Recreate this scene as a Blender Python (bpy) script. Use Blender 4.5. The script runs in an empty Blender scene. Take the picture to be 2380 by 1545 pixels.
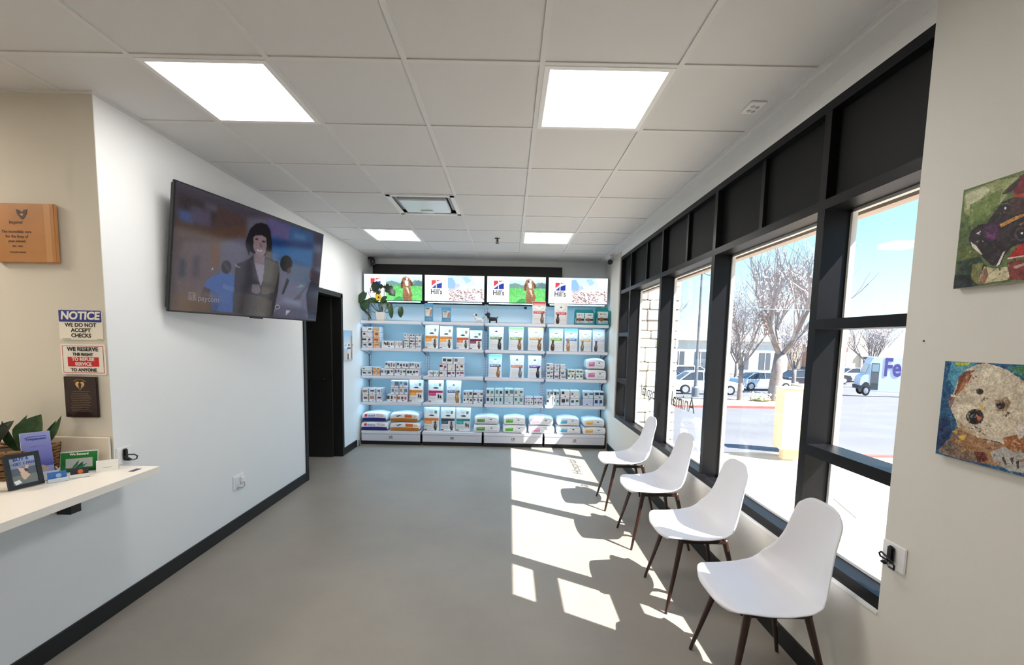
import bpy, bmesh, math, random
import numpy as np
from mathutils import Vector, Matrix
PI = math.pi
S = bpy.context.scene
C = S.collection

# ------------------------------------------------------------------ camera
FPX = 1035.09
def cam_rot(p, y, r):
    cp, sp, cy, sy, cr, sr = math.cos(p), math.sin(p), math.cos(y), math.sin(y), math.cos(r), math.sin(r)
    B = np.array([[1, 0, 0], [0, 0, -1], [0, 1, 0]], float)
    Ry = np.array([[cy, -sy, 0], [sy, cy, 0], [0, 0, 1]])
    Rx = np.array([[1, 0, 0], [0, cp, -sp], [0, sp, cp]])
    Rr = np.array([[cr, -sr, 0], [sr, cr, 0], [0, 0, 1]])
    return Rr @ Rx @ B @ Ry
M = cam_rot(0.0898, -0.0002, 0.0200)
cam = bpy.data.cameras.new('camera'); co = bpy.data.objects.new('camera', cam); C.objects.link(co)
cam.sensor_fit = 'HORIZONTAL'; cam.sensor_width = 36; cam.lens = FPX / 2380 * 36
cam.shift_x = (1190 - 1181.8) / 2380; cam.shift_y = (884.3 - 772.5) / 2380
cam.clip_start = .02; cam.clip_end = 600
mw = Matrix.Identity(4)
for k in range(3):
    mw[k][0] = M[0][k]; mw[k][1] = -M[1][k]; mw[k][2] = -M[2][k]
mw[0][3], mw[1][3], mw[2][3] = 0, 0, 1.56
co.matrix_world = mw
S.camera = co

# ------------------------------------------------------------------ sky, sun, exposure
W = bpy.data.worlds.new('sky'); S.world = W; W.use_nodes = True
nt = W.node_tree; nt.nodes.clear()
tc = nt.nodes.new('ShaderNodeTexCoord'); sx = nt.nodes.new('ShaderNodeSeparateXYZ'); cr = nt.nodes.new('ShaderNodeValToRGB')
bg = nt.nodes.new('ShaderNodeBackground'); wo = nt.nodes.new('ShaderNodeOutputWorld')
nt.links.new(tc.outputs['Generated'], sx.inputs[0]); nt.links.new(sx.outputs['Z'], cr.inputs[0])
e = cr.color_ramp.elements
e[0].position = 0.0; e[0].color = (.80, .93, 1, 1); e[1].position = .75; e[1].color = (.10, .36, .85, 1)
x = e.new(.20); x.color = (.42, .74, .98, 1); x = e.new(.40); x.color = (.24, .58, .95, 1)
nt.links.new(cr.outputs[0], bg.inputs[0]); bg.inputs[1].default_value = 1.35; nt.links.new(bg.outputs[0], wo.inputs[0])
sun = bpy.data.lights.new('sun', 'SUN'); so = bpy.data.objects.new('sun', sun); C.objects.link(so)
sun.energy = 17.0; sun.angle = .007; sun.color = (1.0, .955, .88)
so.rotation_euler = Vector((-.76, .446, -1)).to_track_quat('-Z', 'Y').to_euler()
so.location = (20, -10, 25)
S.view_settings.view_transform = 'Standard'; S.view_settings.look = 'None'
S.view_settings.exposure = 0.25; S.view_settings.gamma = 1.0; S.view_settings.use_curve_mapping = False

# ------------------------------------------------------------------ materials
def lin(c):
    return tuple(((v / 255) / 12.92 if v / 255 <= .04045 else ((v / 255 + .055) / 1.055) ** 2.4) for v in c)
_m = {}
def mat(name, rgb, rough=.5, metal=0, spec=.5, emit=0, bump=0, bscale=40, var=0, vscale=3, coat=0):
    """rgb in sRGB 0-255; every material has a small procedural variation"""
    if name in _m: return _m[name]
    m = bpy.data.materials.new(name); m.use_nodes = True; n = m.node_tree.nodes; l = m.node_tree.links
    b = n['Principled BSDF']; c = lin(rgb)
    b.inputs['Base Color'].default_value = (*c, 1); b.inputs['Roughness'].default_value = rough
    b.inputs['Metallic'].default_value = metal; b.inputs['Specular IOR Level'].default_value = spec
    b.inputs['Coat Weight'].default_value = coat
    if emit:
        b.inputs['Emission Color'].default_value = (*c, 1); b.inputs['Emission Strength'].default_value = emit
    if var:
        tn = n.new('ShaderNodeTexCoord'); no = n.new('ShaderNodeTexNoise'); no.inputs['Scale'].default_value = vscale; no.inputs['Detail'].default_value = 6
        rp = n.new('ShaderNodeValToRGB'); rp.color_ramp.elements[0].position = .3; rp.color_ramp.elements[1].position = .7
        rp.color_ramp.elements[0].color = (*[v * (1 - var) for v in c], 1); rp.color_ramp.elements[1].color = (*[min(1, v * (1 + var)) for v in c], 1)
        l.new(tn.outputs['Object'], no.inputs['Vector']); l.new(no.outputs['Fac'], rp.inputs[0]); l.new(rp.outputs[0], b.inputs['Base Color'])
    if bump:
        tn = n.new('ShaderNodeTexCoord'); no = n.new('ShaderNodeTexNoise'); no.inputs['Scale'].default_value = bscale; no.inputs['Detail'].default_value = 4
        bp = n.new('ShaderNodeBump'); bp.inputs['Strength'].default_value = bump; bp.inputs['Distance'].default_value = .01
        l.new(tn.outputs['Object'], no.inputs['Vector']); l.new(no.outputs['Fac'], bp.inputs['Height']); l.new(bp.outputs[0], b.inputs['Normal'])
    _m[name] = m
    return m
def vmat(name, rough=.5, emit=0, spec=.4, base=True):
    """material that reads a printed picture from the mesh's colour attribute"""
    if name in _m: return _m[name]
    m = bpy.data.materials.new(name); m.use_nodes = True; n = m.node_tree.nodes; l = m.node_tree.links
    b = n['Principled BSDF']; a = n.new('ShaderNodeAttribute'); a.attribute_name = 'print'
    b.inputs['Roughness'].default_value = rough; b.inputs['Specular IOR Level'].default_value = spec
    if base: l.new(a.outputs['Color'], b.inputs['Base Color'])
    else: b.inputs['Base Color'].default_value = (.01, .01, .012, 1)
    if emit: l.new(a.outputs['Color'], b.inputs['Emission Color']); b.inputs['Emission Strength'].default_value = emit
    _m[name] = m
    return m
def glass_mat(name, tint=(1, 1, 1), k=1.0):
    m = bpy.data.materials.new(name); m.use_nodes = True; n = m.node_tree.nodes; l = m.node_tree.links; n.clear()
    t = n.new('ShaderNodeBsdfTransparent'); t.inputs[0].default_value = (*tint, 1)
    g = n.new('ShaderNodeBsdfGlossy'); g.inputs['Roughness'].default_value = .0
    f = n.new('ShaderNodeLayerWeight'); f.inputs[0].default_value = .5; mu = n.new('ShaderNodeMath'); mu.operation = 'POWER'; mu.inputs[1].default_value = 5
    ma = n.new('ShaderNodeMath'); ma.operation = 'MULTIPLY_ADD'; ma.inputs[1].default_value = .9 * k; ma.inputs[2].default_value = .045 * k
    mx = n.new('ShaderNodeMixShader'); o = n.new('ShaderNodeOutputMaterial')
    l.new(f.outputs['Facing'], mu.inputs[0]); l.new(mu.outputs[0], ma.inputs[0]); l.new(ma.outputs[0], mx.inputs[0]); l.new(t.outputs[0], mx.inputs[1]); l.new(g.outputs[0], mx.inputs[2]); l.new(mx.outputs[0], o.inputs[0])
    return m
def emat(name, rgb, s):
    if name in _m: return _m[name]
    m = bpy.data.materials.new(name); m.use_nodes = True; n = m.node_tree.nodes; l = m.node_tree.links; n.clear()
    e_ = n.new('ShaderNodeEmission'); e_.inputs[0].default_value = (*lin(rgb), 1); e_.inputs[1].default_value = s
    o = n.new('ShaderNodeOutputMaterial'); l.new(e_.outputs[0], o.inputs[0]); _m[name] = m
    return m

# ------------------------------------------------------------------ mesh building
class MB:
    def __init__(s): s.v = []; s.f = []
    def add(s, vs, fs):
        o = len(s.v); s.v += [tuple(v) for v in vs]; s.f += [tuple(i + o for i in f) for f in fs]; return s
    def box(s, x0, x1, y0, y1, z0, z1, b=0):
        if b:
            bm = bmesh.new(); bmesh.ops.create_cube(bm, size=1)
            for v in bm.verts: v.co = Vector(((x0 + x1) / 2 + v.co.x * (x1 - x0), (y0 + y1) / 2 + v.co.y * (y1 - y0), (z0 + z1) / 2 + v.co.z * (z1 - z0)))
            bmesh.ops.bevel(bm, geom=bm.edges[:], offset=b, segments=2, affect='EDGES')
            bm.verts.index_update(); s.add([v.co[:] for v in bm.verts], [[v.index for v in f.verts] for f in bm.faces]); bm.free(); return s
        return s.add([(x0, y0, z0), (x1, y0, z0), (x1, y1, z0), (x0, y1, z0), (x0, y0, z1), (x1, y0, z1), (x1, y1, z1), (x0, y1, z1)],
              [(0, 3, 2, 1), (4, 5, 6, 7), (0, 1, 5, 4), (1, 2, 6, 5), (2, 3, 7, 6), (3, 0, 4, 7)])
    def tube(s, pts, rads, n=8, cap=True):
        pts = [Vector(p) for p in pts]
        if not hasattr(rads, '__len__'): rads = [rads] * len(pts)
        vs = []; up = None
        for i, p in enumerate(pts):
            d = (pts[min(i + 1, len(pts) - 1)] - pts[max(i - 1, 0)]).normalized()
            if up is None: up = d.orthogonal().normalized()
            up = (up - d * up.dot(d)); up = up.normalized() if up.length > 1e-6 else d.orthogonal().normalized()
            w = d.cross(up)
            for k in range(n):
                a = 2 * PI * k / n; vs.append(p + (up * math.cos(a) + w * math.sin(a)) * rads[i])
        fs = []
        for i in range(len(pts) - 1):
            for k in range(n): fs.append((i * n + k, i * n + (k + 1) % n, (i + 1) * n + (k + 1) % n, (i + 1) * n + k))
        if cap: fs.append(tuple(range(n - 1, -1, -1))); fs.append(tuple((len(pts) - 1) * n + k for k in range(n)))
        return s.add(vs, fs)
    def lathe(s, prof, n=24, c=(0, 0, 0), axis='z'):
        vs = []
        for r, z in prof:
            for k in range(n):
                a = 2 * PI * k / n; x, y = r * math.cos(a), r * math.sin(a)
                p = {'z': (x, y, z), 'x': (z, x, y), 'y': (x, z, y)}[axis]; vs.append((p[0] + c[0], p[1] + c[1], p[2] + c[2]))
        fs = [(i * n + k, i * n + (k + 1) % n, (i + 1) * n + (k + 1) % n, (i + 1) * n + k) for i in range(len(prof) - 1) for k in range(n)]
        fs.append(tuple(range(n))[::-1]); fs.append(tuple((len(prof) - 1) * n + k for k in range(n)))
        return s.add(vs, fs)
    def prism(s, poly, y0, y1, axis='y'):
        """poly of (a,b); extruded along axis"""
        n = len(poly)
        def P(a, b, t): return {'y': (a, t, b), 'x': (t, a, b), 'z': (a, b, t)}[axis]
        vs = [P(a, b, y0) for a, b in poly] + [P(a, b, y1) for a, b in poly]
        return s.add(vs, [tuple(range(n))[::-1], tuple(range(n, 2 * n))] + [(i, (i + 1) % n, n + (i + 1) % n, n + i) for i in range(n)])
    def build(s, name, m, parent=None, smooth=False, sub=0, solid=0, fix=True, bev=0):
        me = bpy.data.meshes.new(name); me.from_pydata(s.v, [], s.f)
        if fix:
            bm = bmesh.new(); bm.from_mesh(me); bmesh.ops.recalc_face_normals(bm, faces=bm.faces); bm.to_mesh(me); bm.free()
        for mm in (m if isinstance(m, (list, tuple)) else [m]): me.materials.append(mm)
        if smooth:
            for p in me.polygons: p.use_smooth = True
        o = bpy.data.objects.new(name, me); C.objects.link(o)
        if parent: o.parent = parent
        if solid: d = o.modifiers.new('s', 'SOLIDIFY'); d.thickness = solid; d.offset = 0
        if bev: d = o.modifiers.new('b', 'BEVEL'); d.width = bev; d.segments = 2
        if sub: d = o.modifiers.new('u', 'SUBSURF'); d.levels = sub; d.render_levels = sub
        return o
def tag(o, label=None, cat=None, group=None, kind=None):
    for k, v in (('label', label), ('category', cat), ('group', group), ('kind', kind)):
        if v: o[k] = v
    return o
def empty(name, loc=(0, 0, 0), rz=0, label=None, cat=None, group=None):
    o = bpy.data.objects.new(name, None); C.objects.link(o); o.location = loc; o.rotation_euler = (0, 0, rz); o.empty_display_size = .05
    return tag(o, label, cat, group)
def dup(r0, loc, rz=None, label=None):
    r = r0.copy(); C.objects.link(r); r.location = loc
    if rz is not None: r.rotation_euler = (0, 0, rz)
    if label: r['label'] = label
    for ch in list(r0.children):
        c = ch.copy(); C.objects.link(c); c.parent = r
        for g in list(ch.children):
            d = g.copy(); C.objects.link(d); d.parent = c
    return r
def struct(name, mb, m, **k): return tag(mb.build(name, m, **k), kind='structure')
def place(o, loc, rz=0, rx=0, ry=0):
    o.location = loc; o.rotation_euler = (rx, ry, rz); return o

# ------------------------------------------------------------------ printed pictures (drawn with polygons into a colour grid)
class Pic:
    def __init__(s, w, h, base): s.w = w; s.h = h; s.a = np.zeros((h, w, 3)); s.a[:] = base; s.Y, s.X = np.mgrid[0:h, 0:w]; s.X = (s.X + .5) / w; s.Y = (s.Y + .5) / h; s.rng = np.random.RandomState(w * 7 + h)
    def mask(s, poly):
        m = np.zeros(s.X.shape, bool); n = len(poly)
        for i in range(n):
            x0, y0 = poly[i]; x1, y1 = poly[(i + 1) % n]
            if y0 == y1: continue
            c = ((s.Y >= y0) != (s.Y >= y1)) & (s.X < (x1 - x0) * (s.Y - y0) / (y1 - y0) + x0); m ^= c
        return m
    def poly(s, p, col, al=1): m = s.mask(p); s.a[m] = s.a[m] * (1 - al) + np.array(col) * al; return s
    def rect(s, x0, y0, x1, y1, col, al=1): return s.poly([(x0, y0), (x1, y0), (x1, y1), (x0, y1)], col, al)
    def ell(s, cx, cy, rx, ry, col, al=1, rot=0):
        dx, dy = s.X - cx, s.Y - cy; c, q = math.cos(rot), math.sin(rot); u, v = (dx * c + dy * q) / rx, (-dx * q + dy * c) / ry
        m = u * u + v * v < 1; s.a[m] = s.a[m] * (1 - al) + np.array(col) * al; return s
    def grad(s, x0, y0, x1, y1, c0, c1):
        m = (s.X >= x0) & (s.X < x1) & (s.Y >= y0) & (s.Y < y1); t = ((s.Y - y0) / (y1 - y0))[m][:, None]
        s.a[m] = np.array(c0) * (1 - t) + np.array(c1) * t; return s
    def noise(s, amp, k=4, poly=None, seed=0):
        rg = np.random.RandomState(seed); n = rg.rand(s.h // k + 2, s.w // k + 2)
        n = np.kron(n, np.ones((k, k)))[:s.h, :s.w]; 
        if k > 1: n = (n + np.roll(n, k // 2, 0) + np.roll(n, k // 2, 1) + np.roll(np.roll(n, k // 2, 0), k // 2, 1)) / 4 * 1.6 - .3
        d = (n - .5)[..., None] * amp * 2
        if poly is None: s.a += d
        else: m = s.mask(poly); s.a[m] += (np.ones_like(s.a) * d)[m]
        return s
    def lines(s, x0, x1, y0, y1, n, col, seed=0, frac=.45):
        rg = random.Random(seed)
        for i in range(n):
            yy = y0 + (y1 - y0) * i / n; x = x0
            while x < x1 - .01:
                wd = rg.uniform(.05, .16) * (x1 - x0); s.rect(x, yy, min(x + wd, x1), yy + (y1 - y0) / n * frac, col, .75); x += wd + .03 * (x1 - x0)
        return s
def print_grid(name, pic, fn, m, parent=None, nx=None, ny=None):
    """mesh grid carrying the picture; fn(u,v)->xyz with u to the right and v down, both 0..1"""
    h, w = pic.h, pic.w
    a = np.clip(pic.a, 0, 255) / 255; a = np.where(a <= .04045, a / 12.92, ((a + .055) / 1.055) ** 2.4)
    vs = []; cols = []
    for j in range(h + 1):
        for i in range(w + 1): vs.append(fn(i / w, j / h))
    fs = [(j * (w + 1) + i, (j + 1) * (w + 1) + i, (j + 1) * (w + 1) + i + 1, j * (w + 1) + i + 1) for j in range(h) for i in range(w)]
    me = bpy.data.meshes.new(name); me.from_pydata(vs, [], fs); me.materials.append(m)
    at = me.color_attributes.new('print', 'FLOAT_COLOR', 'CORNER')
    buf = np.ones((h * w, 4, 4), np.float32); buf[:, :, :3] = a.reshape(-1, 1, 3); at.data.foreach_set('color', buf.ravel())
    o = bpy.data.objects.new(name, me); C.objects.link(o)
    if parent: o.parent = parent
    return o
def flat(w, h, y=0): return lambda u, v: ((u - .5) * w, y, (1 - v) * h)
def text(name, body, size, m, parent, loc, rot=(PI / 2, 0, 0), ext=.0006, bold=0, align='CENTER', sx=1, shear=0):
    cu = bpy.data.curves.new(name, 'FONT'); cu.body = body; cu.size = size; cu.align_x = align; cu.align_y = 'CENTER'; cu.extrude = ext; cu.offset = bold; cu.shear = shear; cu.resolution_u = 3
    t = bpy.data.objects.new(name, cu); C.objects.link(t)
    dg = bpy.context.evaluated_depsgraph_get(); me = bpy.data.meshes.new_from_object(t.evaluated_get(dg)); bpy.data.objects.remove(t)
    me.materials.clear(); me.materials.append(m); me.name = name
    o = bpy.data.objects.new(name, me); C.objects.link(o); o.location = loc; o.rotation_euler = rot; o.scale = (sx, 1, 1)
    if parent: o.parent = parent
    return o

WHITE = mat('white_paint', (226, 226, 224), .85, bump=.05, bscale=300)
WHITEL = mat('white_wall_paint', (232, 233, 234), .7, bump=.04, bscale=250)
WARMLIT = mat('warm_lit_wall_tone', (214, 209, 198), .8, bump=.04, bscale=250)  # warm light of the reception area is put into this wall colour
GREYW = mat('warm_grey_wall_paint', (216, 213, 206), .75, bump=.04, bscale=250)
TILE = mat('ceiling_tile', (212, 212, 213), .95, bump=.15, bscale=500)
TBAR = mat('ceiling_bar', (214, 214, 214), .6)
DARK = mat('charcoal_frame', (20, 20, 23), .38, spec=.18)
DARKP = mat('charcoal_panel', (14, 14, 15), .6, spec=.2, var=.15, vscale=2)
BLACK = mat('black_base', (18, 18, 19), .5)
BLK = mat('black_plastic', (16, 16, 18), .4)
WPL = mat('white_plastic', (236, 236, 238), .38)
SHELF = mat('shelf_metal', (226, 228, 238), .35)
CHROME = mat('chrome', (200, 200, 205), .15, metal=1)
# ================================================================== THE ROOM
H = 2.78; XL = -2.17; XR = 1.46; YB = 7.0; YN = -3.6; YC = 2.41; XF = -5.6
def floor_mat():
    m = bpy.data.materials.new('grey_epoxy_floor'); m.use_nodes = True; n = m.node_tree.nodes; l = m.node_tree.links; b = n['Principled BSDF']
    t = n.new('ShaderNodeTexCoord'); a = n.new('ShaderNodeTexNoise'); a.inputs['Scale'].default_value = 1.3; a.inputs['Detail'].default_value = 8; a.inputs['Roughness'].default_value = .6
    r = n.new('ShaderNodeValToRGB'); r.color_ramp.elements[0].position = .3; r.color_ramp.elements[1].position = .72
    r.color_ramp.elements[0].color = (*lin((134, 127, 120)), 1); r.color_ramp.elements[1].color = (*lin((147, 140, 132)), 1)
    l.new(t.outputs['Object'], a.inputs['Vector']); l.new(a.outputs['Fac'], r.inputs[0]); l.new(r.outputs[0], b.inputs['Base Color'])
    f = n.new('ShaderNodeTexNoise'); f.inputs['Scale'].default_value = 160; f.inputs['Detail'].default_value = 3; bp = n.new('ShaderNodeBump'); bp.inputs['Strength'].default_value = .25; bp.inputs['Distance'].default_value = .004
    l.new(t.outputs['Object'], f.inputs['Vector']); l.new(f.outputs['Fac'], bp.inputs['Height']); l.new(bp.outputs[0], b.inputs['Normal'])
    b.inputs['Roughness'].default_value = .42; b.inputs['Specular IOR Level'].default_value = .4
    return m
struct('floor', MB().box(XF, 1.70, YN, YB + .1, -.1, 0), floor_mat())
# ceiling: tiles with the light and cassette openings, plus the T-bar grid
T = .61; gx0, gy0 = -1.708, 2.087
holes = {(0, 0), (3, 0), (0, 5), (3, 5), (0, -5), (3, -5), (1, 3), (-4, -1), (-4, -5)}
cb = MB()
i0, i1, j0, j1 = -7, 5, -10, 8
def clampx(x): return max(XF, min(1.352, x))
def clampy(y): return max(YN, min(YB, y))
for i in range(i0, i1 + 1):
    for j in range(j0, j1 + 1):
        if (i, j) in holes: continue
        xa, xb, ya, yb = clampx(gx0 + i * T), clampx(gx0 + (i + 1) * T), clampy(gy0 + j * T), clampy(gy0 + (j + 1) * T)
        if xb - xa < .01 or yb - ya < .01: continue
        cb.box(xa + .004, xb - .004, ya + .004, yb - .004, H + .006, H + .02)
struct('ceiling', cb, TILE)
struct('trim_11', MB().box(XF, 1.7, YN, YB, H + .12, H + .2), mat('plenum_deck', (120, 120, 120), .9))
gb = MB()
for i in range(i0, i1 + 2):
    x = gx0 + i * T
    if XF < x < 1.35: gb.box(x - .012, x + .012, YN, YB, H, H + .008); gb.box(x - .002, x + .002, YN, YB, H + .008, H + .04)
for j in range(j0, j1 + 2):
    y = gy0 + j * T
    if YN < y < YB: gb.box(XF, 1.352, y - .012, y + .012, H + .0005, H + .0085); gb.box(XF, 1.35, y - .002, y + .002, H + .0085, H + .04)
gb.box(1.34, 1.36, YN, YB, H - .001, H + .03)
gb.box(XL, XL + .022, YC, YB, H - .002, H + .02); gb.box(XL, 1.36, YB - .022, YB, H - .002, H + .02)
gb.box(XF, XL + .02, YC - .022, YC, H - .002, H + .02)
gb.box(XF, 1.352, YN, YN + .02, H - .002, H + .02)
struct('trim_1', gb, TBAR)
# dark joint shadows come from the tile gaps; border strip and header above the windows
struct('trim_2', MB().box(1.36, 1.475, YN, YB, H - .012, H + .10).box(1.475, 1.72, 1.655, 6.08, 2.70, H + .10), WHITE)
# walls
wl = MB().box(XL - .13, XL, YC, 4.72, 0, H).box(XL - .13, XL, 4.72, 5.76, 2.09, H).box(XL - .13, XL, 5.76, YB, 0, H).box(XL - .13, XL, YN, YC, 0, .775)
struct('wall_left', wl, WHITEL)
struct('wall_reception', MB().box(XF, XL - .131, YC, YC + .12, 0, H).box(XL - .131, XL - .0005, YC - .003, YC - .0005, .82, H), WARMLIT)
struct('wall_back', MB().box(XL - .13, 1.71, YB, YB + .1, 0, H), WHITEL)
wr = MB().box(XR, 1.71, YN, 1.655, 0, H + .1).box(XR, 1.71, 1.655, 6.08, 0, .528).box(XR, 1.71, 6.08, YB, 0, H)
struct('wall_right', wr, GREYW)
struct('wall_near', MB().box(XF, 1.71, YN - .1, YN, 0, H + .1), GREYW)
struct('wall_far_left', MB().box(XF - .1, XF, YN, YC + .12, 0, H + .1), WARMLIT)
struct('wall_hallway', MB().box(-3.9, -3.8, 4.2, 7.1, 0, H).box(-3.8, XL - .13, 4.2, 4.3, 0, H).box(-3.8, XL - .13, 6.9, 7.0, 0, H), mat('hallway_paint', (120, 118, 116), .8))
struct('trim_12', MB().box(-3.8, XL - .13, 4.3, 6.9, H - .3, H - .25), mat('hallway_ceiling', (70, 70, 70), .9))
struct('trim_13', MB().box(-3.9, XL - .12, 4.2, 7.1, -.1, -.001), _m.get('grey_epoxy_floor') or bpy.data.materials['grey_epoxy_floor'])
def bb(mb, x0, x1, y0, y1, h): return mb.box(x0, x1, y0, y1, 0, h)
struct('baseboard_left', bb(bb(bb(MB(), XL, XL + .012, YN, 4.70, .095), XL, XL + .012, 5.80, 6.30, .095), -2.14, -2.13, 6.3, 6.31, .09), BLACK)
struct('baseboard_right', bb(MB(), XR - .012, XR, YN, 6.38, .10), BLACK)
# sill board
struct('trim_3', MB().box(XR - .004, 1.72, 1.655, 6.08, .522, .532), WHITE)
# ---------------------------------------------------------------- window frame and panes
MY = [2.19 + 1.128 * k for k in range(4)]
fr = MB()
fr.box(1.478, 1.60, 1.655, 6.08, .532, .562).box(1.472, 1.49, 1.655, 6.08, .532, .585)     # bottom rail
fr.box(1.475, 1.60, 1.655, 6.08, 2.205, 2.25)                                              # head transom
fr.box(1.475, 1.56, 1.655, 6.08, 2.655, 2.70)                                              # top rail
for y in MY: fr.box(1.475, 1.60, y - .025, y + .025, .562, 2.205).box(1.475, 1.56, y - .022, y + .022, 2.25, 2.655)
for k in range(4): fr.box(1.495, 1.56, MY[k] + .564 - .018, MY[k] + .564 + .018, 2.25, 2.655)
fr.box(1.495, 1.56, 1.655, 1.67, .562, 2.655)
fr.box(1.475, 1.60, 6.03, 6.08, .562, 2.655)
struct('trim_4', fr, DARK)
pn = MB()
ys = [1.655, 2.19, 2.754, 3.318, 3.882, 4.446, 5.01, 5.574, 6.08]
for a, b in zip(ys, ys[1:]): pn.box(1.52, 1.535, a + .006, b - .006, 2.25, 2.655)
struct('trim_5', pn, DARKP)
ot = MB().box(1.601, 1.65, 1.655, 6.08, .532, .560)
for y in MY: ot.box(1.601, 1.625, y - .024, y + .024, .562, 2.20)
struct('trim_14', ot, mat('sunlit_frame_outer', (196, 194, 190), .5))  # pale tone stands for sunlight on the black frame's outer side
struct('trim_6', MB().box(1.56, 1.71, 1.655, 6.08, 2.25, 2.70).box(1.662, 1.72, 1.655, 6.08, 2.19, 2.25), mat('outer_header_paint', (176, 160, 150), .7))
GL = glass_mat('window_glass', (.985, .99, .988), .6)
spans = [(1.655, 2.165), (2.215, 3.293), (3.343, 4.421), (4.471, 5.549), (5.599, 6.03)]
SUNEDGE = mat('sunlit_frame_edge', (212, 212, 210), .5)  # sunlit outer edge of the frame, its brightness painted in
for k, (a, b) in enumerate(spans):
    w = MB()
    t = .014
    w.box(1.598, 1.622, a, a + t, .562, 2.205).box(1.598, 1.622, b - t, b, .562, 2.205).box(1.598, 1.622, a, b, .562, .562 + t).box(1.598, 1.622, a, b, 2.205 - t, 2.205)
    o = struct('window_%d' % (k + 1), w, SUNEDGE)
    if k in (0, 4):
        MB().box(1.475, 1.60, a, b, 1.03, 1.082).box(1.475, 1.60, a, b, 1.642, 1.69).build('transom', DARK, o)
    MB().box(1.606, 1.612, a + t, b - t, .576, 2.19).build('glass_pane', GL, o)
# lettering on the outside of the glass, seen from behind
LET = mat('vinyl_lettering', (60, 62, 66), .6)
for body, y, z, s, w in (('Animal', 4.10, 1.02, .20, 4), ('Hospital', 5.05, 1.0, .20, 5)):
    o = text('window_lettering', body, s, LET, None, (1.6135, y, z), (PI / 2, 0, PI / 2), .001)
    tag(o, 'dark vinyl lettering reading %s, seen mirrored on the %s window pane' % (body, 'third' if w == 4 else 'fourth'), 'lettering')
# ---------------------------------------------------------------- door
df = MB().box(XL - .14, XL + .014, 4.70, 4.75, 0, 2.10).box(XL - .14, XL + .014, 5.74, 5.80, 0, 2.10).box(XL - .14, XL + .014, 4.70, 5.80, 2.06, 2.115)
d = struct('door_1', df, BLACK)
MB().box(-3.13, XL - .10, 5.685, 5.73, .008, 2.055).build('door_leaf', mat('black_door', (34, 33, 32), .45), d)
MB().box(-2.262, -2.256, 5.678, 5.686, .98, 1.10).build('latch_plate', CHROME, d)
MB().tube([(-2.36, 5.686, 1.02), (-2.36, 5.62, 1.02)], .012).tube([(-2.36, 5.625, 1.02), (-2.48, 5.62, 1.02)], .01).build('door_handle', BLACK, d)
# ---------------------------------------------------------------- ceiling lamps, cassette, detector, sprinkler
LE = emat('led_panel_light', (255, 252, 246), 15)
LF = mat('lamp_frame', (232, 232, 232), .5)
lampl = {(0, 0): 'square flush ceiling light panel above the television, nearest on the left', (3, 0): 'square flush ceiling light panel nearest the windows, front right', (0, 5): 'far ceiling light panel on the left, near the leafy plant end of the shelves',
         (3, 5): 'far ceiling light panel on the right, just above the right shelf screens', (0, -5): 'square ceiling light panel behind the viewer on the left side', (3, -5): 'square ceiling light panel behind the viewer on the window side',
         (-4, -1): 'added warm light panel over the reception desk, out of view', (-4, -5): 'added rear warm light panel over the reception office, out of view'}  # the two reception panels are unseen, added to brighten its wall
for (i, j), lb in lampl.items():
    x, y = gx0 + (i + .5) * T, gy0 + (j + .5) * T; h = T / 2 - .012; q = h - .026
    t = empty('ceiling_light', (x, y, H), 0, lb, 'ceiling light', 'square light panels in the suspended ceiling')
    MB().box(-h, h, -h, -q, -.002, .05).box(-h, h, q, h, -.002, .05).box(-h, -q, -q, q, -.002, .05).box(q, h, -q, q, -.002, .05).build('lamp_frame', LF, t)
    MB().box(-q, q, -q, q, .004, .008).build('diffuser', LE if i >= 0 else emat('added_warm_panel', (255, 240, 218), 38), t)
x, y = gx0 + 1.5 * T, gy0 + 3.5 * T
t = empty('air_cassette', (x, y, H), 0, 'square white air conditioning cassette with open slots in the ceiling', 'air conditioner')
h = T / 2 - .012
MB().box(-h, h, -h, h, .09, .11).box(-h, h, h - .004, h, 0, .1).box(-h, h, -h, -h + .004, 0, .1).box(-h, -h + .004, -h, h, 0, .1).box(h - .004, h, -h, h, 0, .1).build('housing', mat('cassette_dark', (60, 58, 56), .6), t)
fb = MB()
for s in (-1, 1): fb.box(-h, h, *sorted((s * h, s * (h - .035))), -.004, .008).box(*sorted((s * h, s * (h - .035))), -h, h, -.004, .008)
fb.build('frame', LF, t)
MB().box(-.21, .21, -.19, .19, -.012, .02, .006).build('grille_panel', mat('cassette_panel', (214, 222, 226), .25), t)
for sx_ in (-1, 1): MB().box(*sorted((sx_ * .222, sx_ * .262)), -.2, .2, .02, .026).build('louver', mat('louver_grey', (150, 152, 156), .4), t)
MB().box(-.07, .05, .10, .18, -.02, -.01, .004).build('sensor_cover', mat('sensor_clear', (200, 214, 210), .2), t)
t = empty('ceiling_speaker_plate', (1.235, 2.42, H + .006), 0, 'small white rectangular sensor plate on the ceiling beside the windows', 'sensor')
MB().box(-.04, .04, -.06, .06, -.008, 0, .003).build('plate', LF, t)
for a, b in ((-.012, -.02), (.014, -.012), (-.01, .022), (.016, .03)): MB().lathe([(.009, -.013), (.011, -.008)], 12, (a, b, 0)).build('hole_ring', mat('plate_grey', (190, 190, 190), .5), t)
t = empty('fire_sprinkler', (-.17, 5.5, H + .004), 0, 'small dark sprinkler head hanging from the ceiling tile', 'sprinkler')
MB().lathe([(.03, -.004), (.026, -.008), (.008, -.012), (.006, -.05), (.004, -.052)], 14).build('stem', mat('brass_dark', (60, 50, 40), .4, metal=.7), t)
MB().lathe([(.022, -.062), (.022, -.059)], 14).build('deflector', BLK, t)
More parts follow.
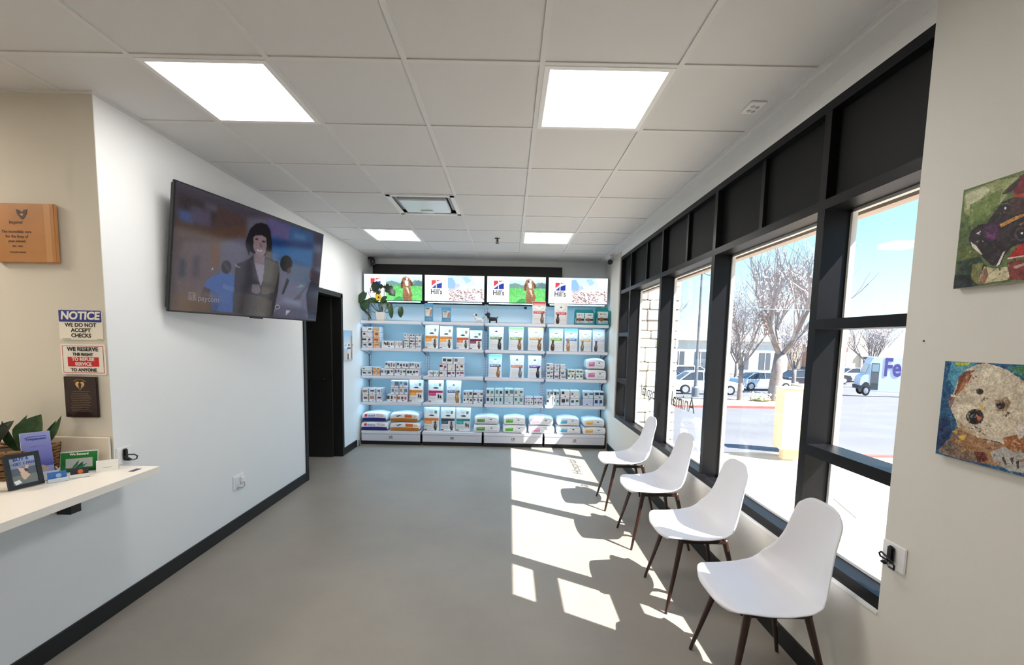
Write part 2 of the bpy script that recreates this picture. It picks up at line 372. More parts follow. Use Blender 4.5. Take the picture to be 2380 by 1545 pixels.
MB().tube([(.006, 0, -.02), (.018, 0, -.04), (.004, 0, -.06)], .003, 6).tube([(-.006, 0, -.02), (-.018, 0, -.04), (-.004, 0, -.06)], .003, 6).build('yoke', BLK, t)
# corner speaker and security camera
t = empty('corner_speaker', (-2.10, 6.90, 2.72), .3, 'small black speaker mounted in the back left ceiling corner', 'speaker')
MB().box(-.035, .035, -.04, .04, -.065, .03, .008).build('cabinet', BLK, t)
MB().lathe([(.012, -.041), (.010, -.047)], 14, (0, 0, -.01), 'y').build('cone', mat('cone_grey', (140, 140, 142), .5), t)
MB().box(-.07, .02, -.01, .03, .03, .058).build('bracket', BLK, t)
MB().tube([(0, .03, -.065), (.002, .03, -.25), (.003, .03, -.42)], .003, 6).build('cable', BLK, t)
t = empty('security_camera', (1.40, 6.33, 2.74), 0, 'white bullet security camera with black face in the right ceiling corner', 'security camera')
MB().lathe([(.035, .026), (.035, .012), (.02, .0), (.018, -.02)], 18).build('mount', WPL, t)
MB().tube([(0, 0, -.01), (-.01, -.03, -.045), (-.02, -.06, -.06)], [.016, .014, .016], 10).build('arm', WPL, t)
MB().tube([(.0, -.03, -.035), (-.045, -.13, -.085)], [.034, .034], 18).build('camera_body', mat('camera_white', (190, 192, 196), .4), t, smooth=False)
MB().tube([(-.045, -.13, -.085), (-.054, -.15, -.095)], [.036, .032], 18).build('lens_face', BLK, t)
# outlets
def wall_plate(name, loc, rz, lab, cat, w=.115, h=.10): 
    t = empty(name, loc, rz, lab, cat); MB().box(-w / 2, w / 2, -.007, 0, -h / 2, h / 2, .003).build('plate', WPL, t); return t
t = wall_plate('power_outlet', (XL, 3.51, .385), PI / 2, 'white wall outlet low on the left wall with a plug in it', 'outlet', .14, .115)
for s in (-1, 1): MB().box(s * .035 - .017, s * .035 + .017, -.010, -.006, -.036, .036, .003).build('socket', mat('socket_white', (222, 222, 224), .4), t)
MB().box(.008, .048, -.035, -.01, -.012, .03, .004).build('plug', WPL, t)
MB().tube([(.03, -.03, -.012), (.03, -.035, -.045), (.0, -.03, -.055), (-.03, -.02, -.04), (-.04, -.012, -.052)], .0035, 8).build('cord', mat('cord_grey', (150, 150, 150), .5), t)
def hook_plate(loc, rz, lab):
    t = wall_plate('leash_hook', loc, rz, lab, 'hook', .10, .098)
    MB().box(-.017, .011, -.022, -.007, -.03, .038, .006).build('hook', BLK, t)
    MB().box(-.015, .009, -.045, -.02, -.03, -.02, .004).build('hook_lip', BLK, t)
    pts = [(.0, -.03, -.015), (-.025, -.033, -.012), (-.03, -.034, -.002), (-.02, -.036, .008), (.025, -.04, -.002), (.045, -.04, -.016), (.042, -.038, -.032), (.02, -.036, -.032), (.0, -.03, -.015)]
    MB().tube(pts, .0036, 8).build('carabiner', BLK, t)
    MB().tube([pts[0], pts[7]], .0042, 8).build('carabiner_gate', CHROME, t)
    return t
hook_plate((XL, 2.468, .872), PI / 2, 'white wall plate with black leash hook beside the counter end')
hook_plate((XR, 1.605, .785), -PI / 2, 'white wall plate with black leash hook and carabiner on the right wall')
t = tag(MB().box(XR - .002, XR, 1.575, 1.58, 1.585, 1.59).build('nail_mark', BLK), 'tiny dark nail mark on the right wall between window and paintings', 'nail')
# ================================================================== CHAIRS
SHELLM = mat('white_chair_shell', (224, 224, 230), .36, spec=.45)
LEGM = mat('dark_walnut', (50, 28, 22), .38, var=.25, vscale=14, coat=.3)
def lerp_tab(tab, v):
    for (a, *A), (b, *B) in zip(tab, tab[1:]):
        if v <= b:
            t = (v - a) / (b - a)
            return [p + (q - p) * t for p, q in zip(A, B)]
    return list(tab[-1][1:])
def make_chair():
    t = empty('side_chair')
    # v, x, z, halfwidth, wrap of the sides
    tab = [(0, -.252, .428, .150, .0), (.05, -.24, .444, .192, .004), (.16, -.19, .447, .216, .012), (.30, -.10, .434, .230, .022), (.42, -.01, .427, .238, .034), (.52, .085, .430, .242, .050), (.60, .155, .452, .240, .070),
           (.67, .200, .508, .222, .074), (.74, .220, .582, .190, .058), (.82, .231, .662, .166, .042), (.90, .240, .748, .158, .030), (.96, .248, .815, .152, .022), (.99, .252, .852, .142, .018), (1, .253, .862, .120, .016)]
    NV, NU = 44, 20; vs = []
    raw = np.array([lerp_tab(tab, j / 220) for j in range(221)]); ker = np.exp(-np.linspace(-2, 2, 21) ** 2); ker /= ker.sum()
    pad = np.vstack([2 * raw[0] - raw[10:0:-1], raw, 2 * raw[-1] - raw[-2:-12:-1]]); smt = np.array([np.convolve(pad[:, c], ker, 'valid') for c in range(4)]).T
    smt[:8, 2] = raw[:8, 2]; smt[-8:, 2] = raw[-8:, 2]
    def at(v): q = max(0, min(1, v)) * 220; i = min(219, int(q)); f = q - i; return smt[i] * (1 - f) + smt[i + 1] * f
    for j in range(NV + 1):
        v = j / NV; x, z, w, wr = at(v)
        x2, z2, _, _ = at(v + .02); x1, z1, _, _ = at(v - .02)
        tx, tz = x2 - x1, z2 - z1; L = math.hypot(tx, tz) or 1; nx, nz = -tz / L, tx / L     # normal: up on the seat, forward on the back
        for i in range(NU + 1):
            u = -1 + 2 * i / NU; a = abs(u)
            k = wr * a ** 2.4
            # rounded corners at the front edge and top edge
            cx = 0
            if v < .12: cx = (.12 - v) / .12 * .035 * a ** 4
            dz = 0
            if v > .88: dz = -(v - .88) / .12 * .032 * a ** 4
            vs.append((x + nx * k + cx, u * w, z + nz * k + dz))
    fs = [(j * (NU + 1) + i, j * (NU + 1) + i + 1, (j + 1) * (NU + 1) + i + 1, (j + 1) * (NU + 1) + i) for j in range(NV) for i in range(NU)]
    sh = MB().add(vs, fs).build('seat_shell', SHELLM, t, smooth=True, solid=.009, sub=1)
    for sx_ in (-1, 1):
        for sy in (-1, 1):
            fx = -.225 if sx_ < 0 else .215; fy = .2
            tx = -.135 if sx_ < 0 else .125; ty = .135
            MB().tube([(tx * .98, sy * ty, .424), (tx, sy * ty, .40), (fx, sy * fy, .006), (fx, sy * fy, 0)], [.0165, .0165, .0085, .008], 14).build('leg', LEGM, t, smooth=True)
    MB().box(-.14, .13, -.15, -.118, .398, .418, .004).box(-.14, .13, .118, .15, .398, .418, .004).box(-.02, .02, -.14, .14, .400, .414, .003).build('seat_frame', LEGM, t)
    return t
ch = [(1.145, 4.215, 'white plastic side chair farthest from the viewer, nearest the shelves'), (1.175, 3.45, 'white plastic side chair second from the shelves, under the windows'),
      (1.165, 2.655, 'white plastic side chair second nearest the viewer, with sun across its seat'), (1.185, 1.955, 'large foreground white plastic side chair nearest the viewer, in shade')]
c0 = make_chair()
for k, (x, y, lb) in enumerate(ch):
    if k == 0: c0.location = (x, y, 0); c0['label'] = lb; c = c0
    else: c = dup(c0, (x, y, 0), 0, lb)
    c.rotation_euler = (0, 0, [.0, .02, .0, -.01][k]); c['category'] = 'chair'; c['group'] = 'white side chairs along the window wall'
# ================================================================== OUTSIDE
def gz(y): return max(-.074 * max(0, y - 6.3), -2.05)
CONC = mat('sidewalk_concrete', (200, 186, 164), .9, var=.06, vscale=1.5, bump=.1, bscale=60)
ASPH = mat('asphalt', (112, 112, 116), .9, var=.12, vscale=.6, bump=.2, bscale=50)
PATCH = mat('asphalt_patch', (150, 150, 150), .9, var=.1, vscale=4)
struct('sidewalk', MB().box(1.715, 5.6, -6, 6.35, -.12, -.02), CONC)
struct('asphalt_apron', MB().prism([(3.25, 4.0), (4.9, 4.15), (4.9, 5.0), (3.55, 4.95)], -.02, -.014, 'z'), PATCH)
pk = MB().add([(1.715, 6.35, -.06), (90, 6.35, -.06), (90, 34, -2.11), (1.715, 34, -2.11), (-60, 34, -2.11), (-60, 170, -2.11), (200, 170, -2.11), (200, 34, -2.11), (5.6, -6, -.06), (90, -6, -.06), (5.6, 6.35, -.06)], [(0, 1, 2, 3), (4, 7, 6, 5), (8, 9, 1, 10)])
struct('parking_lot', pk, ASPH, fix=False)
RED = mat('red_curb_paint', (206, 92, 84), .7, var=.15, vscale=5)
struct('trim_7', MB().box(4.5, 6.8, 6.33, 6.43, -.10, -.0).box(4.9, 5.0, 4.2, 6.4, -.1, 0.0), RED)
struct('trim_8', MB().box(1.72, 4.5, 6.33, 6.43, -.10, -.005), CONC)
# raised planting island with a red kerb
MUL = mat('bark_mulch', (196, 176, 150), .95, var=.25, vscale=6, bump=.6, bscale=20)
def slab(poly, h0, h1, name, m):
    n = len(poly); vs = [(x, y, gz(y) + h0) for x, y in poly] + [(x, y, gz(y) + h1) for x, y in poly]
    return MB().add(vs, [tuple(range(n))[::-1], tuple(range(n, 2 * n))] + [(i, (i + 1) % n, n + (i + 1) % n, n + i) for i in range(n)])
isl = [(5.2, 16.6), (10.5, 17.0), (13.6, 18.0), (15.2, 20.5), (14.5, 23.5), (9, 22.5), (5.2, 21.0)]
struct('trim_9', slab(isl, -.12, .02, '', 0), RED)
cx, cy = 10.4, 19.8
struct('trim_10', slab([(cx + (x - cx) * .96, cy + (y - cy) * .93) for x, y in isl], 0, .06, '', 0), CONC)
tag(slab([(cx + (x - cx) * .90, cy + (y - cy) * .84) for x, y in isl], .02, .10, '', 0).build('planting_bed', MUL), 'pale bark mulch bed inside the red curbed island around the bare trees', 'planting bed')
# stone clad pillar outside the far panes
STN = [mat('stone_light', (206, 202, 194), .9, var=.1, vscale=5), mat('stone_grey', (166, 164, 160), .9, var=.1, vscale=5), mat('stone_tan', (190, 180, 166), .9, var=.1, vscale=5), mat('stone_mortar', (204, 200, 194), .95)]
p = empty('stone_pillar', (0, 0, -.1), 0, 'stone clad pillar just outside the far window panes', 'pillar')
MB().box(1.80, 2.42, 6.45, 7.0, 0, 4.2).build('pillar_core', STN[3], p)
rg = random.Random(4); mb3 = [MB(), MB(), MB()]
def stones(fn, L):
    z = 0
    while z < 4.15:
        h = rg.uniform(.07, .24); a = -rg.uniform(0, .1)
        while a < L:
            w = rg.uniform(.12, .34); q = fn(max(0, a), min(L, a + w), z, min(z + h, 4.2)); k = rg.choice((0, 0, 1, 2))
            mb3[k].box(*q, b=.012); a += w + .004
        z += h + .004
stones(lambda a, b, z0, z1: (1.80 + a, 1.80 + b, 6.39 + rg.uniform(0, .02), 6.46, z0, z1), .62)
stones(lambda a, b, z0, z1: (1.735 + rg.uniform(0, .02), 1.81, 6.40 + a, 6.40 + b, z0, z1), .6)
for k in range(3): mb3[k].build('facing_stone', STN[k], p)
# beige utility pedestals
PEDM = mat('pedestal_beige', (226, 204, 168), .6)
for (x, y, rz, w, d_, z0, z1, lb) in ((3.94, 6.12, -.22, .34, .30, .16, 1.0, 'tall beige metal cabinet on a narrow post at the sidewalk edge'), (4.72, 6.9, -.2, .42, .42, .05, .97, 'second beige cabinet standing behind the first, partly hidden by the black mullion')):
    t = empty('utility_cabinet', (x, y, -.02), rz, lb, 'cabinet')
    MB().box(-w / 2, w / 2, -d_ / 2, d_ / 2, z0, z1, .008).build('housing', PEDM, t)
    MB().box(-w / 2 - .008, w / 2 + .008, -d_ / 2 - .008, d_ / 2 + .008, z1, z1 + .014).build('lid', mat('pedestal_cream', (238, 226, 204), .6), t)
    MB().box(-.10, .10, -.08, .08, 0, z0, .004).build('post', PEDM, t)
    MB().box(-.14, .14, -.12, .12, -.02, .006).build('foot_plate', CONC, t)
# low monument box seen at the left of the truck
# bare trees
BARK = mat('grey_bark', (138, 128, 124), .9, var=.2, vscale=6)
TWIG = mat('twig_bark', (168, 156, 152), .9)
BLOS = mat('pale_blossom', (238, 228, 226), .8)
def tree(x, y, h, r, seed, lean=0, forks=4, blossoms=0, label='', z0=None, dens=5, spread=1):
    rr = random.Random(seed); z = gz(y) + .06 if z0 is None else z0
    t = empty('bare_tree', (x, y, z), 0, label, 'tree', 'leafless trees outside the windows')
    tk = MB(); br = MB(); tw = MB(); bl = MB(); th = h * .26
    tk.tube([(0, 0, -.1), (0, 0, .1), (lean * .4, 0, th * .6), (lean, 0, th)], [r * 1.35, r * 1.1, r * .95, r * .9], 10)
    def grow(p, d, L, rad, lev):
        n = 4; pts = [p]; q = Vector(p); dd = Vector(d)
        for i in range(n):
            dd = (dd + Vector((rr.uniform(-.16, .16), rr.uniform(-.16, .16), rr.uniform(-.02, .14)))).normalized(); q = q + dd * L / n; pts.append(q.copy())
        (br if lev < 2 else tw).tube(pts, [rad * (1 - .45 * i / n) for i in range(n + 1)], 6 if lev < 2 else 4 if lev < 3 else 3, cap=False)
        if blossoms and lev >= 2:
            for s in pts[1:]:
                if rr.random() < blossoms:
                    a = rr.uniform(.03, .06); c = s + Vector((rr.uniform(-.08, .08), rr.uniform(-.08, .08), rr.uniform(-.08, .08)))
                    bl.add([(c.x - a, c.y, c.z), (c.x + a, c.y, c.z), (c.x, c.y - a, c.z), (c.x, c.y + a, c.z), (c.x, c.y, c.z - a), (c.x, c.y, c.z + a)], [(0, 2, 5), (2, 1, 5), (1, 3, 5), (3, 0, 5), (2, 0, 4), (1, 2, 4), (3, 1, 4), (0, 3, 4)])
        if lev >= 4: return
        k = forks if lev == 0 else dens if lev < 3 else 3
        for i in range(k):
            f = rr.uniform(.35, 1) if lev else rr.uniform(.5, 1); b = pts[min(n, int(f * n))]
            ax = Vector((rr.uniform(-1, 1), rr.uniform(-1, 1), rr.uniform(-.05, 1.0))).normalized()
            nd = (dd * .75 + ax * (.75 if lev < 3 else .9)).normalized()
            grow(b, nd, L * rr.uniform(.55, .85), rad * .46, lev + 1)
    for i in range(forks):
        a = 2 * PI * i / forks + rr.uniform(-.4, .4); o = rr.uniform(.35, .75) * spread
        grow((lean, 0, th * .93), Vector((math.cos(a) * o, math.sin(a) * o, 1)).normalized(), h * .36, r * .46, 1)
    tk.build('trunk', BARK, t, smooth=True); br.build('branches', BARK, t); tw.build('twigs', TWIG, t, fix=False)
    if blossoms: bl.build('blossom', BLOS, t, fix=False)
    return t
tree(10.45, 20.0, 6.2, .10, 11, 0, 5, .25, 'slim bare tree on the mulch island left of the beige cabinet', spread=.9)
tree(11.75, 19.6, 8.3, .24, 23, .15, 5, .12, 'broad bare tree with a thick forked trunk behind the beige cabinet', spread=1.25)
tree(5.9, 20.2, 6.6, .15, 7, 0, 5, .35, 'bare tree seen through the middle window pane beside the lamp post', spread=1.1)
tree(7.6, 27.0, 8.0, .17, 35, 0, 5, .3, 'bare tree farther back in the middle window pane', spread=1.1)
tree(32.5, 40.0, 7.2, .16, 41, 0, 5, .5, 'hazy blossoming tree behind the white delivery truck', spread=1.2, dens=6)
tree(21.5, 33.5, 6.8, .15, 52, 0, 5, .5, 'pale twiggy tree between the building and the truck', spread=1.1)
tree(23.5, 46.0, 6.5, .16, 63, 0, 5, .5, 'distant bare tree beyond the parked dark cars', spread=1.1)
# shrubs in the bed
rg = random.Random(9); sb = MB()
for k in range(90):
    a, b = rg.gauss(0, .28), rg.gauss(0, .2); z = rg.uniform(.05, .35); s = rg.uniform(.03, .07)
    sb.lathe([(.001, -s), (s, 0), (.001, s)], 6, (a, b, z))
t = empty('flowering_shrub', (11.0, 19.3, gz(19.3) + .1), 0, 'small white flowering shrub at the foot of the island tree', 'shrub'); tag(sb.build('flowers', BLOS, t), kind='stuff')
MB().lathe([(.3, 0), (.42, .12), (.2, .25), (.02, .3)], 12).build('foliage', mat('shrub_green', (140, 150, 110), .9), t)
# lamp posts
PST = mat('lamp_post_grey', (112, 116, 124), .5)
def lamp_post(x, y, h, lb):
    t = empty('street_lamp', (x, y, gz(y)), 0, lb, 'street lamp')
    MB().lathe([(.2, 0), (.2, .5), (.1, .6), (.075, h * .5), (.055, h)], 12).build('pole', PST, t)
    MB().tube([(-.8, 0, h - .05), (-.4, 0, h - .25), (0, 0, h - .1), (.4, 0, h - .25), (.8, 0, h - .05)], .035, 8).build('crossarm', PST, t)
    for s in (-1, 1):
        MB().lathe([(.06, -.05), (.10, .0), (.2, .32), (.2, .34)], 10, (s * .8, 0, h)).build('lantern', mat('lantern_glass', (170, 190, 205), .3), t)
        MB().lathe([(.24, .34), (.12, .48), (.01, .56)], 10, (s * .8, 0, h)).build('lantern_cap', PST, t)
lamp_post(10.55, 25.0, 7.0, 'tall double headed lamp post seen through the middle window pane')
lamp_post(36.5, 45.0, 5.4, 'distant double lamp post standing behind the delivery truck')
# vehicles
TYR = mat('tyre_rubber', (38, 38, 40), .8); RIM = mat('wheel_rim', (186, 188, 192), .35, metal=.4); CGL = mat('car_window', (58, 66, 76), .12)
def car(x, y, rz, rgb, lb, L=4.5, hh=1.42, suv=0):
    t = empty('parked_car', (x, y, gz(y)), rz, lb, 'car', 'cars in the parking lot')
    b = mat('car_paint_%d_%d_%d' % rgb, rgb, .25, coat=.6); w = .86; k = L / 4.5
    prof = [(-2.22, .35), (-2.25, .62), (-2.15, .86), (-1.7, .93), (1.15, .95), (1.95, .82), (2.22, .64), (2.25, .38), (2.1, .26), (-2.1, .26)]
    m = MB(); n = len(prof)
    for s in (-1, 1): pass
    rings = [(-1, .97), (-.93, 1), (.93, 1), (1, .97)]; vs = []
    for f, sc in rings: vs += [(px * k * sc, f * w, .26 + (pz - .26) * (1 if abs(f) < .95 else .94)) for px, pz in prof]
    fs = [tuple(range(n))[::-1], tuple(range(3 * n, 4 * n))] + [(r * n + i, r * n + (i + 1) % n, (r + 1) * n + (i + 1) % n, (r + 1) * n + i) for r in range(3) for i in range(n)]
    m.add(vs, fs).build('body', b, t, bev=.03)
    if suv: cab = [(-2.12, .90), (-1.95, hh - .08), (-1.6, hh), (.35, hh), (1.15, .93)]
    else: cab = [(-1.75, .90), (-1.05, hh - .06), (-.6, hh), (.2, hh), (1.15, .93)]
    n = len(cab); vs = [(px * k, -.80 + (pz - .9) * .32, pz) for px, pz in cab] + [(px * k, .80 - (pz - .9) * .32, pz) for px, pz in cab]
    MB().add(vs, [tuple(range(n))[::-1], tuple(range(n, 2 * n))] + [(i, (i + 1) % n, n + (i + 1) % n, n + i) for i in range(n)]).build('window_band', CGL, t)
    rf = MB(); rf.tube([(px * k, -.81 + (pz - .9) * .32, pz + .01) for px, pz in cab], .035, 6).tube([(px * k, .81 - (pz - .9) * .32, pz + .01) for px, pz in cab], .035, 6)
    a, c2 = cab[2], cab[3]; rf.box(a[0] * k, c2[0] * k, -.63, .63, hh - .02, hh + .025)
    rf.tube([(-.25 * k, -.81, .92), (-.25 * k, -.66, hh)], .03, 6).tube([(-.25 * k, .81, .92), (-.25 * k, .66, hh)], .03, 6).build('roof', b, t)
    for px in (-1.38, 1.38):
        for s in (-1, 1):
            q = MB().lathe([(.30, -.1), (.33, -.08), (.33, .08), (.30, .1)], 20, (px * k, s * .80, .33), 'y').build('wheel', TYR, t)
            MB().lathe([(.21, -.012), (.19, .012)], 10, (px * k, s * .905, .33), 'y').build('rim', RIM, q)
    MB().box(2.16 * k, 2.24 * k, -.78, -.48, .60, .72).box(2.16 * k, 2.24 * k, .48, .78, .60, .72).build('headlight', mat('headlamp', (230, 232, 236), .2), t)
    return t
car(20.9, 36.6, .05, (196, 208, 222), 'silver sedan parked behind the two bare trees', 4.7)
car(26.6, 40.0, .1, (48, 44, 56), 'dark sedan parked right of the thick tree trunk', 4.6, 1.5)
car(31.6, 44.5, .1, (40, 40, 46), 'black wagon parked at the right end of the car row', 4.6, 1.65, 1)
car(37.2, 47.5, 0, (222, 222, 226), 'white sedan parked left of the delivery truck', 4.8)
car(13.4, 30.5, -.1, (232, 232, 236), 'white car seen through the middle pane behind the lettering', 4.7, 1.5)
car(13.6, 38.0, .0, (70, 96, 160), 'blue car parked far back by the white building', 4.5)
car(17.0, 41.0, .1, (206, 208, 214), 'pale grey car parked by the long white building', 4.6, 1.6, 1)
# delivery truck
TRW = mat('truck_white', (216, 220, 232), .4); FP = mat('truck_purple', (88, 70, 148), .5); TRD = mat('truck_door_grey', (98, 102, 104), .5)
t = empty('delivery_truck', (25.9, 32.4, gz(32.4)), -.40, 'white delivery truck with purple Fe lettering parked at the right window pane', 'truck')
bd = MB().prism([(-.30, .45), (-.36, .95), (-.30, 1.30), (-.12, 1.46), (.14, 1.56), (.46, 2.33), (.58, 2.62), (.78, 2.80), (.95, 2.83), (7.4, 2.83), (7.4, .34), (.62, .34), (.6, .7), (-.08, .7), (-.1, .45)], 0, 2.2)
bd.build('body', TRW, t, bev=.02)
MB().prism([(.10, 1.62), (.17, 1.60), (.46, 2.28), (.39, 2.30)], .12, 2.08).prism([(.22, 1.62), (.50, 1.60), (.52, 2.30), (.48, 2.30)], -.012, .0).build('windshield', mat('truck_glass', (150, 172, 180), .12), t)
MB().box(.62, 1.34, -.012, .3, .46, 2.38).build('door_opening', mat('truck_interior', (74, 78, 82), .8), t)
MB().box(.60, 1.32, -.022, -.010, .92, 1.72).build('sliding_door', TRD, t)
MB().box(.66, 1.28, -.022, -.012, 1.78, 2.32).build('door_window', mat('truck_glass', (150, 172, 180), .12), t)
MB().box(-.46, -.05, -.05, 2.25, .48, .74).build('bumper', mat('bumper_dark', (60, 62, 66), .6), t)
MB().prism([(-.18, .5), (-.12, .80), (.08, .98), (.30, 1.0), (.50, .9), (.64, .68), (.68, .34), (-.10, .34)], -.02, .02).build('wheel_arch', mat('bumper_dark', (60, 62, 66), .6), t)
for px, s in ((.27, .1), (.27, 2.1), (5.6, .1), (5.6, 2.1)):
    q = MB().lathe([(.33, -.14), (.37, -.12), (.37, .12), (.33, .14)], 22, (px, s, .37), 'y').build('wheel', TYR, t)
    MB().lathe([(.22, -.15), (.10, -.16), (.09, -.17)], 14, (px, s, .37), 'y').build('rim', RIM, q)
text('lettering', 'Fe', 1.80, FP, t, (2.50, -.02, 2.06), bold=.05, sx=.92, ext=.01)
t.scale = (.64, .62, 1)
# buildings
BW = mat('building_white', (236, 230, 220), .9); BT = mat('building_tan', (232, 214, 188), .9); BR = mat('building_brown', (150, 112, 98), .9); BG = mat('building_glass', (90, 96, 104), .3); BRF = mat('roof_pale', (206, 200, 194), .9)
t = empty('office_building', (14, 56, -2.05), 0, 'long low white building behind the parked cars', 'building', )
MB().box(0, 21, 0, 8, 0, 4.1).build('wall', BW, t); MB().box(-.4, 21.4, -.5, 8, 4.1, 5.0).build('roof', BRF, t)
for k in range(7):
    w = MB().box(1.2 + k * 2.7, 2.6 + k * 2.7, -.06, .02, .6, 2.7).build('window', BG, t)
    MB().box(1.86 + k * 2.7, 1.94 + k * 2.7, -.09, -.05, .6, 2.7).build('glazing_bar', BW, w)
t = empty('shop_building', (40.6, 56, -2.05), 0, 'tan gabled building with brown entrance left of the delivery truck', 'building')
MB().prism([(0, 0), (14, 0), (14, 3.4), (6.5, 3.4), (3.0, 5.4), (-2.4, 5.4), (-4, 4.6), (-4, 0)], 0, 8).build('wall', BT, t)
MB().box(-3.8, 1.2, -.9, 0, 3.0, 3.6).box(.6, 1.1, -.8, 0, 0, 3.0).box(-3.8, -3.3, -.8, 0, 0, 3.0).build('porch', BR, t)
MB().box(-3.3, .6, -.05, .05, 0, 2.9).build('entrance_glass', BG, t)
MB().box(-1.6, -.5, -.1, -.04, 0, 2.6).build('door', BW, t)
MB().box(3.2, 5.4, -.4, 0, 2.5, 2.9).box(3.4, 3.6, -.3, 0, 0, 2.5).box(5.0, 5.2, -.3, 0, 0, 2.5).build('canopy', BRF, t)
MB().box(3.7, 4.9, -.05, .05, .5, 2.4).build('window', BG, t)
t = empty('warehouse', (2, 66, -2.05), 0, 'pale low warehouse far behind the stone pillar', 'building'); MB().box(-14, 10, 0, 8, 0, 4.6).build('wall', BW, t); MB().box(-14.3, 10.3, -.4, 8, 4.6, 5.2).build('roof', BRF, t)
# ================================================================== SHELVING WALL
def SX(px, z):                      # picture column -> position along the shelves (front plane y = 6.45)
    t = (1.8 - z) / 1.73
    return (px - (1184.6 - 5.3 * t)) / (161.6 - 3.7 * t)
YF, YK = 6.45, 6.93
LV = [1.805, 1.415, 1.012, .622]     # tops of the four shelves
DECK = .205
BAYX = [-2.155, -1.262, -.362, .528, 1.44]
BACKP = mat('shelf_back_panel', (212, 232, 238), .5)
SLOT = mat('slot_dark', (50, 56, 66), .6)
LED = emat('shelf_light_strip', (170, 226, 255), 13.0)
KICK = mat('kick_black', (30, 29, 28), .45)
names = ['leftmost', 'second from the left', 'third from the left', 'rightmost']
for k in range(4):
    x0, x1 = BAYX[k], BAYX[k + 1]; xc = (x0 + x1) / 2; w = (x1 - x0) / 2 - .0145
    t = empty('shelving_bay', (xc, 6.9, 0), 0, 'white metal shelving bay with lit blue back, %s of four' % names[k], 'shelves', 'product shelving bays')
    f = YF - 6.9; bk = YK - 6.9
    MB().box(-w, w, bk - .004, bk + .01, .2, 2.09).build('back_panel', BACKP, t)
    MB().box(-w, w, bk - .012, bk - .006, 1.835, 2.04).build('header_panel', mat('header_pale', (226, 238, 246), .4), t)
    up = MB()
    for s in (-1, 1): up.box(s * w - .012, s * w + .012, bk - .04, bk - .005, .0, 2.1)
    u = up.build('upright', SHELF, t)
    sl = MB()
    for s in (-1, 1):
        for i in range(44): sl.box(s * (w - .006) - .0025, s * (w - .006) + .0025, bk - .0412, bk - .0398, .26 + i * .041, .283 + i * .041)
    sl.build('slots', SLOT, u)
    for i, z in enumerate(LV):
        sh = MB().box(-w, w, f + .012, bk - .04, z - .022, z, 0).box(-w, w, f, f + .014, z - .04, z + .002, .004).build('shelf', SHELF, t)
        for s in (-1, 1): MB().prism([(f + .02, z - .03), (bk - .045, z - .03), (bk - .045, z - .115), (f + .12, z - .045)], s * (w - .002) - .002, s * (w - .002) + .002, 'x').build('bracket', mat('bracket_grey', (176, 182, 196), .4), sh)
        MB().box(-w + .04, w - .04, f + .05, f + .075, z - .034, z - .024).build('light_strip', LED, sh)
    MB().box(-w + .04, w - .04, f + .16, f + .175, 2.09, 2.10).build('light_strip', LED, t)
    MB().box(-w, w, f - .02, bk - .04, DECK - .03, DECK, .003).box(-w, w, f - .035, f - .018, DECK - .04, DECK + .002, .003).build('deck', SHELF, t)
    d = MB().box(-w + .002, w - .002, f - .03, f - .012, .058, DECK - .042, .003).build('drawer_front', mat('drawer_white', (216, 218, 228), .4), t)
    MB().box(-w, w, f - .008, bk - .04, 0, .056).build('kick_plate', KICK, t)
    # small round emblem on the drawer
    e_ = MB().box(-.022, .022, f - .032, f - .030, .106, .135, .0).build('emblem', mat('emblem_dark', (52, 52, 56), .5), d)
    MB().lathe([(.008, 0), (.008, .002)], 12, (-.008, f - .034, .123), 'y').lathe([(.006, 0), (.006, .002)], 12, (.009, f - .034, .118), 'y').build('emblem_heads', mat('emblem_white', (236, 236, 240), .5), d)
    MB().box(-.034, .034, f - .031, f - .0295, .092, .096).build('emblem_line', mat('emblem_dark', (52, 52, 56), .5), d)
# ---------------------------------------------------------------- board and the four screens over the shelves
tag(MB().box(-2.12, .79, 6.955, 6.995, 2.06, 2.69, .003).build('mounting_board', mat('board_black', (30, 28, 27), .6)), 'long black mounting board on the back wall behind the shelf screens', 'board')
def logo(p, x0, y0, w, h):
    p.poly([(x0, y0), (x0 + .42 * w, y0), (x0 + .42 * w, y0 + .30 * h), (x0, y0 + .72 * h)], (214, 60, 76))
    p.poly([(x0 + .5 * w, y0), (x0 + 1.0 * w, y0), (x0 + .62 * w, y0 + .12 * h), (x0 + .5 * w, y0 + .2 * h)], (176, 52, 76))
    p.poly([(x0 + .0 * w, y0 + h), (x0 + .42 * w, y0 + .55 * h), (x0 + .42 * w, y0 + h)], (44, 62, 150))
    p.poly([(x0 + .52 * w, y0 + .5 * h), (x0 + w, y0 + .28 * h), (x0 + w, y0 + h), (x0 + .52 * w, y0 + h)], (32, 56, 160))
